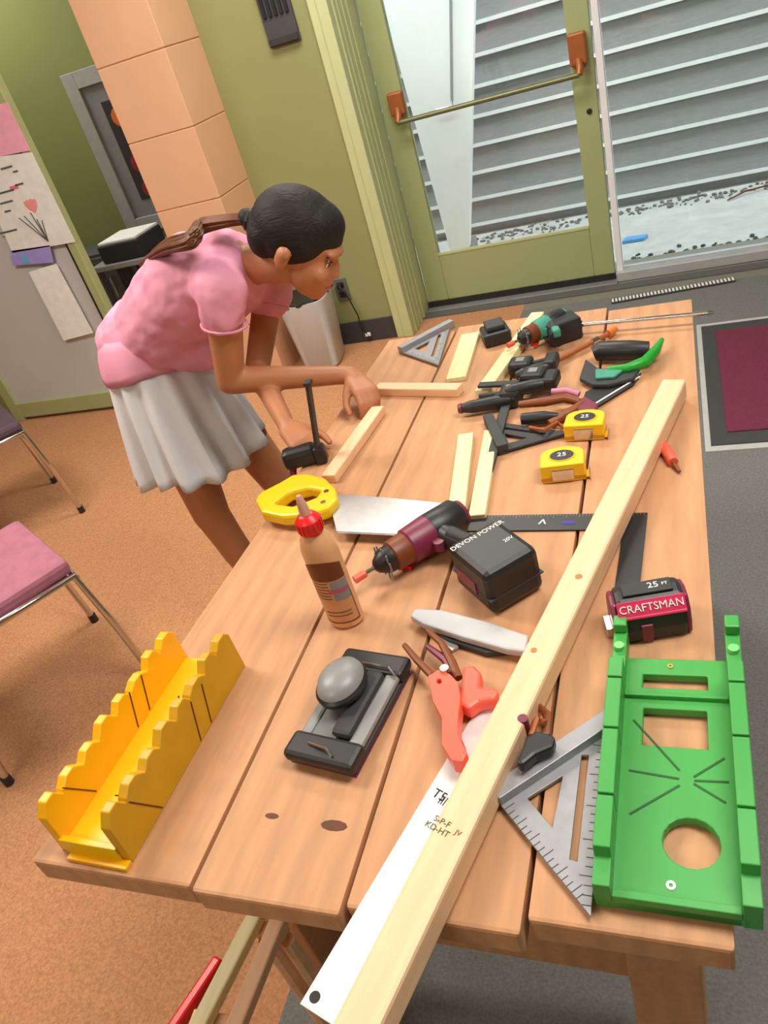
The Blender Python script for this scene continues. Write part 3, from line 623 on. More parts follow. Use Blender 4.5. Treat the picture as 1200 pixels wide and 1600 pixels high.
q = T(1016, 975)
t = thing('tape_measure', 'black tape measure with a red name band, standing at the foot of the black square', 'tape measure', (q.x, q.y, TZ), math.radians(14))
yz = [(-.030, 0), (.030, 0), (.030, .036), (.022, .054), (.004, .060), (-.014, .056), (-.026, .042), (-.031, .022)]
cs = obj('case', xplate(yz, -.041, .041), BLACK, t, bevel=.006)
obj('band', xplate([(-.0145, .0575), (-.0268, .0428), (-.0275, .0425), (-.029, .0405), (-.0275, .0385), (-.024, .040), (-.012, .055)], -.0405, .0405), mat('tape_red', (214, 50, 92), .4), t, bevel=.0006)
o = text('CRAFTSMAN', .0135, WINK, t, (0, -.0215, .0503), (math.radians(50), 0, 0))
obj('top_plate', bx(-.03, .03, -.008, .014, .059, .062), DARK, t, bevel=.001)
text('25', .014, WINK, t, (.008, .003, .0622)); text('FT', .007, WINK, t, (.022, .003, .0622))
for x0, x1 in ((-.0475, -.039), (.039, .0455)): obj('side_cap', xplate([(y*.92, z*.9+.002) for y, z in yz], x0, x1), MAR, t, bevel=.004)
obj('front_accent', bx(-.016, -.002, -.0325, -.029, .003, .030), MAR, t, bevel=.001)
obj('hook', bx(-.056, -.047, -.014, .012, .002, .016), CHROME, t, bevel=.001)
# ---------------------------------------------------------------- hand sander
q = T(553, 1118)
sn = thing('hand_sander', 'grey and black hand sander with a round knob, lying on the second plank', 'sander', (q.x, q.y, TZ), math.radians(-9))
obj('rubber_pad', bx(-.047, .047, -.082, .082, 0, .010), DARK, sn, bevel=.003)
obj('paper', bx(-.0475, .0475, -.084, .084, .0, .002), MAR, sn)
obj('base_plate', bx(-.043, .043, -.076, .076, .010, .017), mat('sander_grey', (120, 120, 120), .3, metal=.4), sn, bevel=.003)
obj('side_rail', bx(.026, .046, -.07, .07, .012, .022), GREY, sn, bevel=.004); obj('side_rail', bx(-.046, -.030, -.07, .07, .012, .02), GREY, sn, bevel=.004)
obj('end_clamp', bx(-.050, .050, -.090, -.052, .008, .026), BLACK, sn, bevel=.006)
obj('end_clamp', bx(-.050, .050, .055, .090, .008, .026), BLACK, sn, bevel=.006)
obj('clamp_wire', tube(B(), [(-.045, .052, .026), (-.03, .062, .03), (.03, .062, .03), (.045, .052, .026)], .0018, 6), CHROME, sn)
obj('clamp_wire', tube(B(), [(-.02, -.07, .027), (.01, -.075, .031), (.02, -.08, .027)], .0018, 6), CHROME, sn)
obj('knob_stem', lathe(B(), [(.020, .015), (.013, .024), (.014, .038)], 24, (-.012, .015, 0)), BLACK, sn, smooth=True)
obj('knob_rim', lathe(B(), [(.022, .034), (.034, .037), (.035, .044), (.03, .05)], 32, (-.012, .015, 0), sq=(.92, 1.15)), BLACK, sn, smooth=True)
obj('knob', lathe(B(), [(.028, .044), (.032, .048), (.029, .056), (.018, .062), (.004, .064)], 32, (-.012, .015, 0), sq=(.92, 1.15)), GREY, sn, smooth=True)
obj('handle_bridge', bx(.0, .028, -.05, .055, .017, .030), DARK, sn, bevel=.006)
# ---------------------------------------------------------------- orange clamp, dark clamp, pale bar
o0 = T(715, 1100); oc = thing('spring_clamp', 'orange spring clamp with brown handles, lying between sander and pine stick', 'clamp', (o0.x, o0.y, TZ))
obj('jaw', pxplate([(668, 1056), (684, 1046), (702, 1052), (716, 1066), (720, 1090), (716, 1120), (716, 1148), (722, 1160), (730, 1176), (722, 1190), (706, 1188), (690, 1162), (690, 1120), (676, 1094)], [circle(686, 1064, 4, 8)], .012, .034, oc.location), ORG, oc, bevel=.004)
obj('jaw', pxplate([(722, 1042), (740, 1038), (752, 1050), (750, 1072), (774, 1074), (780, 1080), (772, 1092), (748, 1096), (732, 1108), (716, 1100), (720, 1070)], [], .006, .026, oc.location), ORG, oc, bevel=.004)
def tt(px, py, h): return T(px, py, h)-oc.location+Vector((0, 0, 0))
obj('handle', tube(B(), [tt(632, 1008, .02), tt(652, 1032, .022), tt(676, 1056, .022)], [.004, .005, .006], 8), BRN, oc, smooth=True)
obj('handle', tube(B(), [tt(668, 985, .03), tt(690, 1005, .03), tt(706, 1035, .026), tt(716, 1060, .022)], [.004, .005, .006, .006], 8), BRN, oc, smooth=True)
obj('handle', tube(B(), [tt(668, 1010, .02), tt(695, 1030, .022), tt(712, 1052, .022)], [.004, .006, .006], 8), MAR, oc, smooth=True)
obj('pivot', lathe(B(), [(.006, .01), (.006, .038)], 14, tt(704, 1075, 0)), CHROME, oc)
obj('jaw_pad', pxplate([(694, 1168), (716, 1140), (728, 1170), (720, 1192), (706, 1190)], [], .004, .014, oc.location), mat('jaw_pad_red', (176, 30, 16), .5), oc, bevel=.002)
o0 = T(820, 1150); dk = thing('spring_clamp', 'dark spring clamp with brown handle loop, between pine stick and silver square', 'clamp', (o0.x, o0.y, TZ))
def tk(px, py, h): return T(px, py, h)-dk.location
obj('jaw', pxplate([(822, 1150), (836, 1140), (868, 1150), (864, 1166), (836, 1178), (814, 1196), (806, 1190)], [], .024, .040, dk.location), BLACK, dk, bevel=.004)
obj('handle_loop', tube(B(), [tk(818, 1170, .01), tk(828, 1124, .02), tk(838, 1100, .02), tk(856, 1118, .02), tk(854, 1148, .02), tk(836, 1160, .02)], .006, 8), BRN, dk, smooth=True)
obj('handle_loop', tube(B(), [tk(830, 1150, .03), tk(840, 1122, .03), tk(852, 1130, .03)], .004, 8), COPPER, dk, smooth=True)
obj('pivot', lathe(B(), [(.006, .01), (.006, .043)], 12, tk(826, 1160, 0)), MAR, dk)
o0 = T(730, 990); pb = thing('pocket_knife', 'pale grey flat-handled utility knife between battery and orange clamp', 'knife', (o0.x, o0.y, TZ))
obj('handle', pxplate([(640, 962), (648, 950), (690, 952), (760, 970), (826, 992), (822, 1018), (790, 1014), (720, 994), (660, 974)], [], .010, .022, pb.location), mat('pale_handle', (182, 182, 184), .4), pb, bevel=.003)
obj('under_grip', pxplate([(664, 978), (690, 984), (740, 1000), (800, 1016), (760, 1020), (700, 1000)], [], .0, .010, pb.location), DARK, pb, bevel=.002)
obj('blade_stub', pxplate([(672, 980), (700, 990), (716, 1010), (706, 1016), (690, 1000)], [], .002, .006, pb.location), STEEL, pb)
# ---------------------------------------------------------------- far cluster
def quick_clamp(label, a, b, hdl0, hdl1, body, tip=None):
    o0 = Vector(a); t = thing('bar_clamp', label, 'clamp', (o0.x, o0.y, TZ)); O = Vector(t.location)
    A, Bb, h0, h1, bd_ = [Vector(v)-O for v in (a, b, hdl0, hdl1, body)]
    obj('clamp_bar', bar(B(), A, Bb, .018, .006), DARK, t, bevel=.001)
    an = math.atan2((Bb-A).y, (Bb-A).x)
    obj('fixed_jaw', box(B(), Bb+Vector((0, 0, .004)), (.028, .05, .026), rz(an)), BLACK, t, bevel=.006)
    obj('sliding_jaw', box(B(), bd_+Vector((0, 0, .004)), (.05, .045, .032), rz(an)), BLACK, t, bevel=.008)
    obj('grip', tube(B(), [h0, h0.lerp(h1, .3), h0.lerp(h1, .8), h1], [.012, .014, .013, .009], 14), BLACK, t, smooth=True)
    obj('lever', tube(B(), [h0+Vector((0, .025, .004)), h1.lerp(h0, .3)+Vector((0, .032, .004))], [.006, .005], 8), DARK, t, smooth=True)
    obj('label_plate', box(B(), bd_+Vector((0, 0, .0205)), (.018, .018, .001), rz(an)), GREY, t)
    if tip: obj('grip_cap', tube(B(), [h1, h1+(h1-h0).normalized()*.008], [.011, .009], 12), MAR, t, smooth=True)
    return t
quick_clamp('black bar clamp whose thick grip points left, nearest the pale strips', T(762, 738, .008), T(792, 628, .012), T(798, 625, .018), T(722, 638, .018), T(800, 618, .018), True)
quick_clamp('black bar clamp lying behind, its head beside the brown pliers', T(748, 602, .03), T(862, 596, .03), T(850, 600, .034), T(790, 612, .034), T(835, 592, .03))
quick_clamp('black bar clamp farthest back, under the wooden dowel', T(800, 576, .01), T(862, 568, .014), T(858, 572, .016), T(806, 588, .016), T(815, 575, .014))
o0 = T(870, 640); pl = thing('pliers', 'pliers with brown and maroon handles lying beside the far yellow tape', 'pliers', (o0.x, o0.y, TZ))
def tp(px, py, h): return T(px, py, h)-pl.location
obj('handle', tube(B(), [tp(812, 632, .03), tp(850, 628, .036), tp(880, 622, .03), tp(905, 628, .02)], [.007, .009, .009, .007], 10), BRN, pl, smooth=True)
obj('handle', tube(B(), [tp(858, 662, .01), tp(880, 650, .012), tp(898, 640, .016), tp(910, 630, .018)], [.007, .009, .009, .007], 10), BRN, pl, smooth=True)
obj('handle_tip', tube(B(), [tp(862, 612, .03), tp(885, 610, .03), tp(905, 616, .024)], .006, 10), mat('pink_grip', (205, 130, 160), .45), pl, smooth=True)
obj('nose', pxplate([(898, 626), (914, 618), (934, 630), (930, 644), (906, 648)], [], .004, .022, pl.location), MAR, pl, bevel=.003)
obj('chain', tube(B(), [tp(828, 668, .012), tp(850, 672, .02), tp(870, 660, .012), tp(880, 668, .006)], .004, 6), COPPER, pl, smooth=True)
o0 = T(850, 690); sc2 = thing('screwdriver', 'short black screwdriver lying under the brown pliers', 'screwdriver', (o0.x, o0.y, TZ))
obj('grip', tube(B(), [T(815, 655, .016)-sc2.location, T(850, 652, .016)-sc2.location, T(872, 650, .016)-sc2.location], [.011, .012, .006], 12), BLACK, sc2, smooth=True)
obj('shaft', tube(B(), [T(872, 650, .016)-sc2.location, T(885, 648, .016)-sc2.location], .003, 8), CHROME, sc2)
o0 = T(776, 532); bl = thing('battery_pack', 'small black battery pack left of the slanting pale stick at the far edge', 'battery', (o0.x, o0.y, TZ), .35)
obj('case', bx(-.032, .032, -.035, .035, 0, .032), BLACK, bl, bevel=.006); obj('terminal_block', bx(-.02, .024, -.02, .03, .032, .044), DARK, bl, bevel=.003); obj('latch', bx(.03, .036, -.01, .012, .008, .022), GREY, bl, bevel=.001)
a, b = T(893, 509, .026), T(1107, 489, .026); rd = thing('steel_rod', 'long thin bright steel rod sticking out past the far right table corner', 'rod', ((a.x+b.x)/2, (a.y+b.y)/2, TZ+.024))
obj('rod', tube(B(), [a-rd.location, b-rd.location], .0045, 12), CHROME, rd, smooth=True); obj('tip', tube(B(), [b-rd.location, b-rd.location+(b-a).normalized()*.01], [.006, .003], 10), CHROME, rd)
obj('rod_sleeve', tube(B(), [a-rd.location, a.lerp(b, .08)-rd.location], .010, 10), DARK, rd, smooth=True)
a, b = T(865, 566, .010), T(950, 522, .012); dw = thing('wood_chisel', 'thin wooden-shafted tool with an orange tip, behind the green saw', 'tool', ((a.x+b.x)/2, (a.y+b.y)/2, TZ))
obj('shaft', tube(B(), [a-dw.location, b-dw.location], .0055, 10), COPPER, dw, smooth=True); obj('tip', tube(B(), [b-dw.location, T(962, 514, .012)-dw.location], [.009, .007], 12), mat('orange_tip', (214, 120, 60), .4), dw, smooth=True)
obj('ferrule', tube(B(), [a.lerp(b, .7)-dw.location, a.lerp(b, .82)-dw.location], .0075, 10), CHROME, dw, smooth=True)
# green and black hand saw
o0 = T(960, 580); gs = thing('hand_saw', 'hand saw with green and black handle at the far right, blade pointing to the tapes', 'saw', (o0.x, o0.y, TZ))
def tg(px, py, h): return T(px, py, h)-gs.location
obj('grip', tube(B(), [tg(928, 553, .02), tg(940, 548, .024), tg(985, 547, .026), tg(1014, 546, .024)], [.016, .020, .020, .016], 14), BLACK, gs, smooth=True)
obj('guard', tube(B(), [tg(1034, 531, .02), tg(1024, 548, .022), tg(1008, 566, .022), tg(980, 576, .020), tg(950, 578, .018)], [.005, .010, .012, .010, .007], 12), mat('saw_green', (22, 150, 40), .4), gs, smooth=True)
obj('handle_plate', pxplate([(915, 560), (935, 575), (1000, 574), (990, 590), (950, 600), (925, 600), (905, 590)], [], .006, .016, gs.location), DARK, gs, bevel=.003)
obj('teal_insert', pxplate([(930, 576), (975, 576), (960, 588), (930, 590)], [], .016, .022, gs.location), TEAL, gs, bevel=.002)
obj('blade', pxplate([(968, 586), (1002, 583), (990, 600), (925, 640), (905, 640), (915, 612)], [], .004, .006, gs.location), BLACK, gs)
obj('blade_edge', bar(B(), tg(1000, 588, .007), tg(918, 638, .007), .003, .0015), WHITE, gs)
obj('white_tag', pxplate([(978, 584), (1000, 580), (990, 592), (982, 596)], [], .006, .009, gs.location), WHITE, gs)
# red pliers right of the stick
o0 = T(1048, 710); rp = thing('needle_file', 'small tool with an orange-red grip lying right of the long pine stick', 'tool', (o0.x, o0.y, TZ))
def tr_(px, py, h): return T(px, py, h)-rp.location
obj('grip', tube(B(), [tr_(1034, 690, .008), tr_(1042, 706, .009), tr_(1052, 722, .009)], [.006, .009, .008], 12), ORG, rp, smooth=True)
obj('shaft', tube(B(), [tr_(1052, 722, .008), tr_(1062, 737, .005)], [.004, .0025], 8), BRN, rp)
# vertical black clamp by the girl's left hand
q = T(497, 722)
vc = thing('bar_clamp', 'black bar clamp standing upright under the girl\'s left hand', 'clamp', (q.x, q.y, TZ))
tp_ = WY(481, 598, q.y-.02)-Vector(vc.location)
obj('clamp_bar', bar(B(), (0, 0, -.02), tp_, .007, .016, (0, 1, 0)), DARK, vc, bevel=.001)
obj('clamp_body', box(B(), (-.03, -.005, .022), (.075, .04, .042), rz(.35)), BLACK, vc, bevel=.012)
obj('clamp_foot', box(B(), (.012, .0, .02), (.024, .03, .038), rz(.3)), BLACK, vc, bevel=.006)
obj('trigger', tube(B(), [(-.05, -.015, .004), (-.055, -.03, -.03)], [.008, .006], 8), MAR, vc, smooth=True)
obj('bar_cap', box(B(), tp_, (.014, .018, .008)), DARK, vc, bevel=.002)
# ---------------------------------------------------------------- stool with slats below the near edge
so = F(380, 1560, .45)
st = thing('slatted_stool', 'wooden stool with pale slats and a red side, below the near table edge', 'stool', (so.x, so.y, 0))
def sl_(px, py, z=.47): q = F(px, py, z)-st.location; return q
for (x0, y0, x1, y1) in ((397, 1438, 308, 1612), (436, 1440, 366, 1612)):
    a, b = sl_(x0, y0), sl_(x1, y1); d = (a-b).normalized(); obj('slat', bar(B(), a+d*.05, b-d*.03, .024, .018), WOODG if x0 < 400 else WOODL, st, bevel=.003)
a, b = sl_(302, 1592, .45), sl_(372, 1604, .45); obj('cross_rail', bar(B(), a, b, .02, .016), WOODL, st, bevel=.002)
a, b = sl_(402, 1452, .45), sl_(448, 1458, .45); obj('cross_rail', bar(B(), a, b, .02, .016), WOODL, st, bevel=.002)
a, b = sl_(345, 1500, .44), sl_(270, 1612, .44); obj('red_side', bar(B(), a, b, .016, .022), RED, st, bevel=.004)
a, b, c, d = sl_(405, 1452), sl_(440, 1455), sl_(310, 1600), sl_(362, 1600)
for q in (a, b, c, d): obj('leg', tube(B(), [(q.x, q.y, 0), (q.x, q.y, .445)], .011, 8), WOODL, st)
# ---------------------------------------------------------------- chairs at the left
PK = mat('chair_pink', (168, 104, 124), .8, var=.1, scale=30)
def chair(label, loc, ang, m):
    t = thing('stacking_chair', label, 'chair', loc, ang, None)
    obj('seat', bx(-.21, .21, -.20, .22, .43, .475), m, t, bevel=.015)
    for s in (-1, 1):
        obj('side_frame', tube(B(), [(s*.225, -.22, .012), (s*.225, -.20, .22), (s*.225, -.19, .43), (s*.225, 0, .435), (s*.225, .21, .43), (s*.225, .235, .22), (s*.225, .25, .012)], .011, 10), CHROME, t, smooth=True)
        obj('back_post', tube(B(), [(s*.215, -.19, .43), (s*.215, -.23, .60), (s*.215, -.27, .84)], .011, 10), CHROME, t, smooth=True)
        for y in (-.22, .25): obj('foot_cap', tube(B(), [(s*.225, y, 0), (s*.225, y, .03)], .014, 10), BLACK, t)
    obj('backrest', box(B(), (0, -.262, .72), (.42, .03, .26), Matrix.Rotation(.17, 3, 'X')), m, t, bevel=.012)
    obj('front_stretcher', tube(B(), [(-.225, .215, .42), (.225, .215, .42)], .009, 8), CHROME, t, smooth=True)
    obj('under_frame', bx(-.2, .2, -.18, .2, .415, .43), DARK, t)
    return t
c0 = F(105, 887, .435)
def place_chair(label, corner_px, z, ang, m, lx, ly):
    c = F(corner_px[0], corner_px[1], z); v = Vector((lx, ly, 0)); v.rotate(Matrix.Rotation(ang, 3, 'Z')); return chair(label, (c.x-v.x, c.y-v.y, 0), ang, m)
place_chair('chrome tube chair with dusty pink seat at the left edge, nearer one', (112, 890), .45, math.radians(-30.6), PK, .225, .215)
place_chair('chrome tube chair with dark seat farther back at the left edge', (34, 668), .45, math.radians(-36), mat('chair_dark', (84, 66, 76), .8), .225, .215)
# ---------------------------------------------------------------- the girl
def remesh_body(name, caps, balls, vox, smooth_it, m, parent, mods=None):
    bm = B()
    for a, b, ra_, rb_ in caps:
        a, b = Vector(a), Vector(b); L = (b-a).length; n = max(2, int(L/(min(ra_, rb_)*.45))+1)
        d = (b-a).normalized(); s = d.orthogonal().normalized(); u = d.cross(s); rings = []
        k = 16
        prof = [(-ra_*math.cos(t_), ra_*math.sin(t_)) for t_ in (.35, .8, 1.2)] + [(L*i/n, ra_+(rb_-ra_)*i/n) for i in range(n+1)] + [(L+rb_*math.cos(t_), rb_*math.sin(t_)) for t_ in (1.2, .8, .35)]
        for z, r in prof: rings.append([bm.verts.new(a+d*z+(s*math.cos(j*2*math.pi/k)+u*math.sin(j*2*math.pi/k))*r) for j in range(k)])
        for p, q in zip(rings, rings[1:]):
            for j in range(k): bm.faces.new((p[j], p[(j+1) % k], q[(j+1) % k], q[j]))
        bm.faces.new(rings[0][::-1]); bm.faces.new(rings[-1])
    for c, R, s in balls:
        bmesh.ops.create_icosphere(bm, subdivisions=3, radius=1, matrix=Matrix.Translation(Vector(c)) @ (R.to_4x4() if R else Matrix()) @ Matrix.Diagonal((*s, 1)))
    o = obj(name, bm, m, parent)
    r = o.modifiers.new('remesh', 'REMESH'); r.mode = 'VOXEL'; r.voxel_size = vox; r.use_smooth_shade = True
    s = o.modifiers.new('smooth', 'SMOOTH'); s.iterations = smooth_it; s.factor = .5
    return o
gp = thing('person', 'girl in pink T-shirt and white pleated skirt bending over the table, dark ponytail', 'person', (-1.2, 1.55, 0))
G = Vector(gp.location)
def g(x, y, z): return Vector((x, y, z))-G
PEL = g(-1.275, 1.54, .85); WAI = g(-1.22, 1.53, .95); CHE = g(-1.04, 1.50, 1.055); UCH = g(-.94, 1.49, 1.075)
SR = g(-.905, 1.38, 1.075); SL = g(-.88, 1.60, 1.06); NK = g(-.865, 1.48, 1.085)
ER = g(-.965, 1.375, .875); WR = g(-.715, 1.455, .815); EL = g(-.95, 1.47, .85); WL = g(-.805, 1.27, .80)
HR = g(-1.25, 1.475, .82); KR = g(-1.27, 1.48, .44); AR = g(-1.25, 1.53, .08); HL = g(-1.24, 1.62, .82); KL = g(-1.13, 1.64, .44); AL = g(-1.13, 1.72, .08)
Fh = Vector((.80, .04, -.60)).normalized(); Sh = Fh.cross(Vector((.6, .1, .8))).normalized(); Uh = Sh.cross(Fh).normalized()   # Sh: her right
HC = g(-.737, 1.455, 1.112)
RH = Matrix((Sh, Fh, Uh)).transposed()
def hp(s, f, u): return HC+Sh*s+Fh*f+Uh*u
caps = [(HR, KR, .074, .052), (KR, AR, .050, .033), (HL, KL, .074, .052), (KL, AL, .050, .033), (PEL, WAI, .105, .092), (WAI, CHE, .092, .10), (CHE, UCH, .10, .085),
        (UCH, SR+Vector((-.02, .01, -.005)), .07, .042), (UCH, SL+Vector((-.02, 0, -.005)), .07, .042), (HR, HL, .078, .078),
        (SR, ER, .043, .032), (ER, WR, .032, .020), (SL, EL, .038, .029), (EL, WL, .029, .019), (UCH, NK, .05, .042), (NK, hp(0, -.02, -.05), .040, .042),
        (AR+Vector((0, 0, -.03)), AR+Vector((.11, 0.01, -.05)), .034, .026), (AL+Vector((0, 0, -.03)), AL+Vector((.11, .01, -.05)), .034, .026)]
# calf muscle, face
caps += [(KR.lerp(AR, .15), KR.lerp(AR, .45), .046, .044), (KL.lerp(AL, .15), KL.lerp(AL, .45), .046, .044)]
balls = [(hp(0, -.010, .028), RH, (.070, .090, .080)), (hp(0, .040, -.028), RH, (.052, .048, .062)), (hp(0, .058, -.068), RH, (.030, .026, .024)),
         (hp(0, .084, -.014), RH, (.008, .010, .020)), (hp(0, .089, -.024), RH, (.011, .010, .008)),
         (hp(0, .082, -.046), RH, (.020, .008, .006)), (hp(0, .080, -.055), RH, (.017, .008, .0055)),
         (hp(.033, .062, -.025), RH, (.02, .02, .02)), (hp(-.033, .062, -.025), RH, (.02, .02, .02)),
         (hp(0, .072, .022), RH, (.045, .016, .012)),
         (hp(.071, -.012, -.012), RH, (.008, .016, .026)), (hp(-.071, -.012, -.012), RH, (.008, .016, .026)), (hp(.074, -.008, -.002), RH, (.009, .013, .014))]
def hand(wr, d, n_, thumb_side, curl, spread=1.):
    # d: direction of the hand, n_: back-of-hand normal, palm capsule set + five bent fingers
    d = d.normalized(); s = d.cross(n_).normalized()*thumb_side; n_ = s.cross(d).normalized()*thumb_side
    if n_.z < 0: n_ = -n_
    out = []
    for i, off in enumerate((.020, .007, -.007, -.019)):
        k = wr+d*.062+s*off*1.05; out.append((wr+s*off*.6, k, .014, .0105))
        L = (.060, .066, .061, .048)[i]; c = curl*(1+.12*i)
        d1 = (d*math.cos(c*.6)-n_*math.sin(c*.6)+s*off*2.5*spread).normalized(); d2 = (d*math.cos(c*1.3)-n_*math.sin(c*1.3)).normalized(); d3 = (d*math.cos(c*1.9)-n_*math.sin(c*1.9)).normalized()
        p1 = k+d1*L*.45; p2 = p1+d2*L*.32; p3 = p2+d3*L*.23
        out += [(k, p1, .0092, .0082), (p1, p2, .0082, .0075), (p2, p3, .0075, .0066)]
    t0 = wr+d*.018+s*.018; t1 = wr+d*.040+s*.036-n_*.012; t2 = t1+(d*.75+s*.35-n_*.55).normalized()*.026; t3 = t2+(d*.95-n_*.45).normalized()*.02
    out += [(t0, t1, .0125, .010), (t1, t2, .0098, .0088), (t2, t3, .0088, .007)]
    return out
dR = (T(592, 636, .03)-Vector((0, 0, 0))-G)-WR
caps += [(ER.lerp(WR, .9), WR+dR.normalized()*.02, .019, .017)]
caps += hand(WR+dR.normalized()*.012, dR, Vector((.25, 0, 1)), 1, .85)
dL = (T(500, 716, .035)-G)-WL
caps += hand(WL+dL.normalized()*.012, dL, Vector((0, -.3, 1)), -1, .8)
body = remesh_body('body', caps, balls, .0042, 7, SKIN, gp)
# face details
for s in (1, -1):
    e = obj('eye', lathe(B(), [(.0001, .0), (.009, .001), (.009, .003), (.0001, .005)], 14, hp(s*.028, .0690, .002), RH @ Matrix.Rotation(-math.pi/2, 3, 'X')), WHITE, body)
    obj('iris', lathe(B(), [(.0001, .004), (.0048, .0045), (.0001, .0066)], 12, hp(s*.028, .0690, .000), RH @ Matrix.Rotation(-math.pi/2, 3, 'X')), INK, e)
    bm = B(); tube(bm, [hp(s*.014, .0815, .018), hp(s*.028, .0795, .022), hp(s*.043, .067, .017)], [.002, .003, .0015], 8); obj('eyebrow', bm, HAIR, body)
    bm = B(); tube(bm, [hp(s*.018, .0775, .004), hp(s*.028, .0775, .008), hp(s*.040, .068, .004)], [.001, .0018, .001], 6); obj('eyelid', bm, HAIRB, body)
bm = B(); tube(bm, [hp(-.018, .082, -.051), hp(-.006, .0895, -.050), hp(.006, .0895, -.050), hp(.018, .082, -.051)], [.0015, .0025, .0025, .0015], 8); obj('lips', bm, mat('lips', (150, 78, 70), .5), body)
# hair: cap plus ponytail
hc = remesh_body('hair', [(hp(0, -.080, .000), hp(0, -.118, .005), .030, .020)], [(hp(0, -.018, .032), RH, (.078, .094, .080)), (hp(0, .018, .058), RH, (.060, .060, .046)), (hp(0, .046, .040), RH, (.050, .034, .026)), (hp(.054, .006, .020), RH, (.020, .036, .026)), (hp(-.054, .006, .020), RH, (.020, .036, .026)), (hp(0, -.065, .0), RH, (.062, .045, .055))], .005, 5, HAIR, gp)
bm = B(); p0 = hp(0, -.112, .004)
pts = [p0, p0+Vector((-.04, -.005, .008)), p0+Vector((-.11, -.01, .010)), F(300, 374, 1.190)-G, F(258, 386, 1.172)-G, F(222, 412, 1.125)-G]
def catm(P, n=5):
    out = []; Q = [P[0]*2-P[1]]+P+[P[-1]*2-P[-2]]
    for i in range(1, len(Q)-2):
        for j in range(n):
            t_ = j/n; a_, b_, c_, d_ = Q[i-1], Q[i], Q[i+1], Q[i+2]
            out.append(.5*((2*b_)+(c_-a_)*t_+(2*a_-5*b_+4*c_-d_)*t_*t_+(3*b_-a_-3*c_+d_)*t_**3))
    return out+[P[-1]]
for k in range(60):
    a = random.random()*6.28; r = math.sqrt(random.random()); oy, oz = math.cos(a)*r, math.sin(a)*r
    P = []
    for i, q in enumerate(pts):
        wv = (.010, .015, .022, .026, .024, .010)[i]; P.append(q+Vector((random.gauss(0, .002), oy*wv, oz*wv*.55+random.gauss(0, .001))))
    P = catm(P); tube(bm, P, [.0042*(1-.75*(i/(len(P)-1))**3) for i in range(len(P))], 5)
pn = obj('ponytail', bm, HAIRB, hc, smooth=True); pn['label'] = 'brown ponytail lying along the back'
obj('hair_tie', tube(B(), [p0+Vector((.0, 0, 0))+RH @ Vector((.019*math.cos(t_), 0, .019*math.sin(t_))) for t_ in [k*math.pi/8 for k in range(17)]], .005, 8), BLACK, hc, smooth=True)
# T-shirt
tsc = [(PEL+Vector((.012, -.02, .085)), PEL+Vector((.012, .02, .085)), .112, .112), (PEL+Vector((.012, 0, .07)), WAI, .112, .114), (WAI, CHE, .112, .122), (CHE, UCH+Vector((-.012, 0, 0)), .122, .098), (UCH+Vector((-.02, 0, .0)), SR+Vector((-.01, .005, 0)), .080, .055), (UCH+Vector((-.02, 0, 0)), SL+Vector((-.01, 0, 0)), .080, .055),
       (SR, SR.lerp(ER, .26), .051, .050), (SL, SL.lerp(EL, .36), .055, .052), (UCH, NK+Vector((-.03, 0, -.01)), .068, .050),
       (g(-1.12, 1.50, .93), g(-1.03, 1.47, .90), .075, .035)]
ts = remesh_body('t_shirt', tsc, [], .006, 5, PINK, gp)
tx = bpy.data.textures.new('folds', 'CLOUDS'); tx.noise_scale = .07
dm = ts.modifiers.new('folds', 'DISPLACE'); dm.texture = tx; dm.strength = .018; dm.mid_level = .5
for (a, R_, nm) in ((SR.lerp(ER, .36), .0485, 'sleeve_hem'), (SL.lerp(EL, .42), .050, 'sleeve_hem')):
    d = (ER-SR if a == SR.lerp(ER, .36) else EL-SL).normalized(); s = d.orthogonal().normalized(); u = d.cross(s)
    obj(nm, tube(B(), [a+(s*math.cos(k*math.pi/10)+u*math.sin(k*math.pi/10))*R_ for k in range(21)], .0032, 6), PINK, ts, smooth=True)
bm = B(); rg = []                             # loose lower part of the shirt, open at the hem
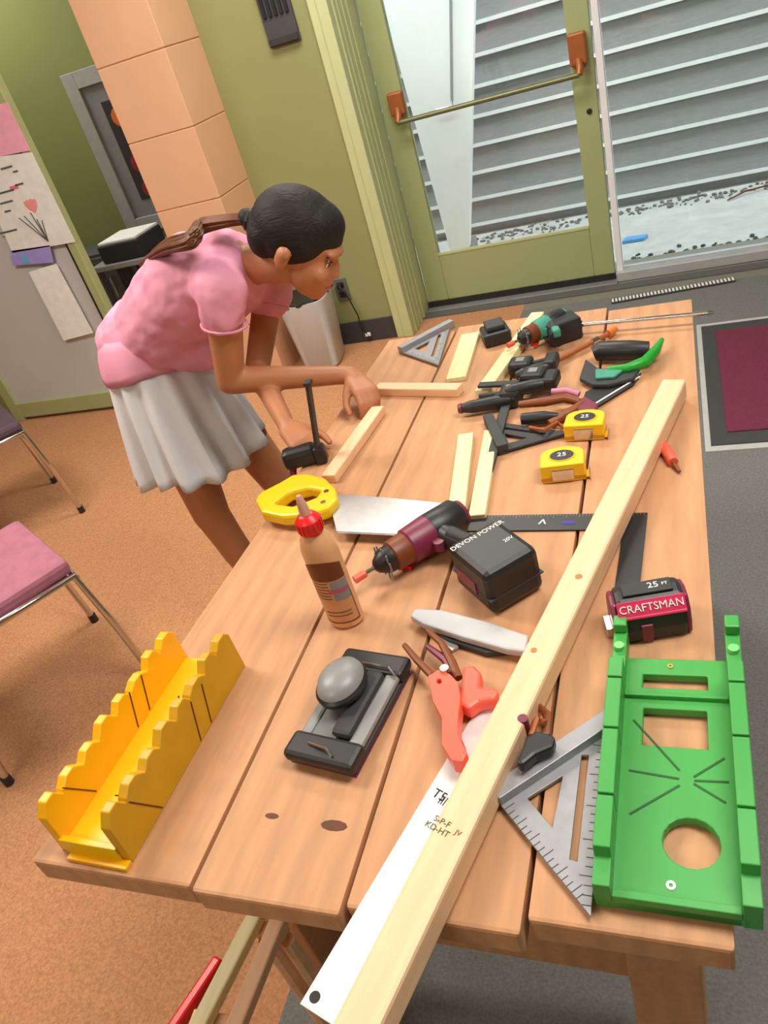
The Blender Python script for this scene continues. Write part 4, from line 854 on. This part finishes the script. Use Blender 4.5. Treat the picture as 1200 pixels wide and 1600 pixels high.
for f, rx, ry in ((0, .096, .116), (.2, .108, .130), (.5, .119, .143), (.8, .125, .150), (1, .127, .152)):
    c = (PEL+Vector((.012, 0, .135))).lerp(PEL+Vector((.008, 0, .038)), f)
    rg.append([bm.verts.new(c+Vector(((rx+.004*f*math.sin(k*.9))*math.cos(k*math.pi/36), (ry+.004*f*math.sin(k*.7))*math.sin(k*math.pi/36), .006*f*math.sin(k*.35)))) for k in range(72)])
for a, b in zip(rg, rg[1:]):
    for k in range(72): bm.faces.new((a[k], a[(k+1) % 72], b[(k+1) % 72], b[k]))
hm = obj('shirt_hem', bm, PINK, ts, smooth=True); sm = hm.modifiers.new('solid', 'SOLIDIFY'); sm.thickness = .003
# skirt: flared, pleated
bm = B(); top = PEL+Vector((.01, 0, .055)); axis_b = g(-1.25, 1.535, .600); n = 96; rings = []
for i in range(13):
    f = i/12; c = top.lerp(axis_b, f); ring = []
    for k in range(n):
        a = k*2*math.pi/n; pl_ = math.sin(a*14)*(.004+.014*f)+math.sin(a*5+1)*.010*f
        rx = .112+.056*f**.8+pl_; ry = .136+.050*f**.8+pl_
        ring.append(bm.verts.new(c+Vector((rx*math.cos(a), ry*math.sin(a), .012*math.sin(a*3)*f))))
    rings.append(ring)
for a, b in zip(rings, rings[1:]):
    for k in range(n): bm.faces.new((a[k], a[(k+1) % n], b[(k+1) % n], b[k]))
bm.faces.new(rings[0][::-1])
sk = obj('skirt', bm, SKIRTM, gp, smooth=True); sm = sk.modifiers.new('solid', 'SOLIDIFY'); sm.thickness = .004
# shorts worn under the skirt and shoes
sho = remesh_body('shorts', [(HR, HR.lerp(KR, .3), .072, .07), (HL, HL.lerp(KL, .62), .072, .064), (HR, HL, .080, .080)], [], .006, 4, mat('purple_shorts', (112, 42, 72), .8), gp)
for A in (AR, AL):
    s = remesh_body('shoe', [(A+Vector((-.02, 0, -.028)), A+Vector((.12, .012, -.045)), .042, .034)], [], .005, 4, mat('grey_green_shoe', (150, 164, 110), .7), gp)
    obj('sole', plate([(x*1.0, y) for x, y in [(-.06, -.036), (.10, -.036), (.15, -.012), (.152, .03), (.10, .045), (-.06, .036)]], [], 0, .018), WHITE, s, loc=(A.x, A.y, 0.0), bevel=.004)
q = F(338, 886, 0)
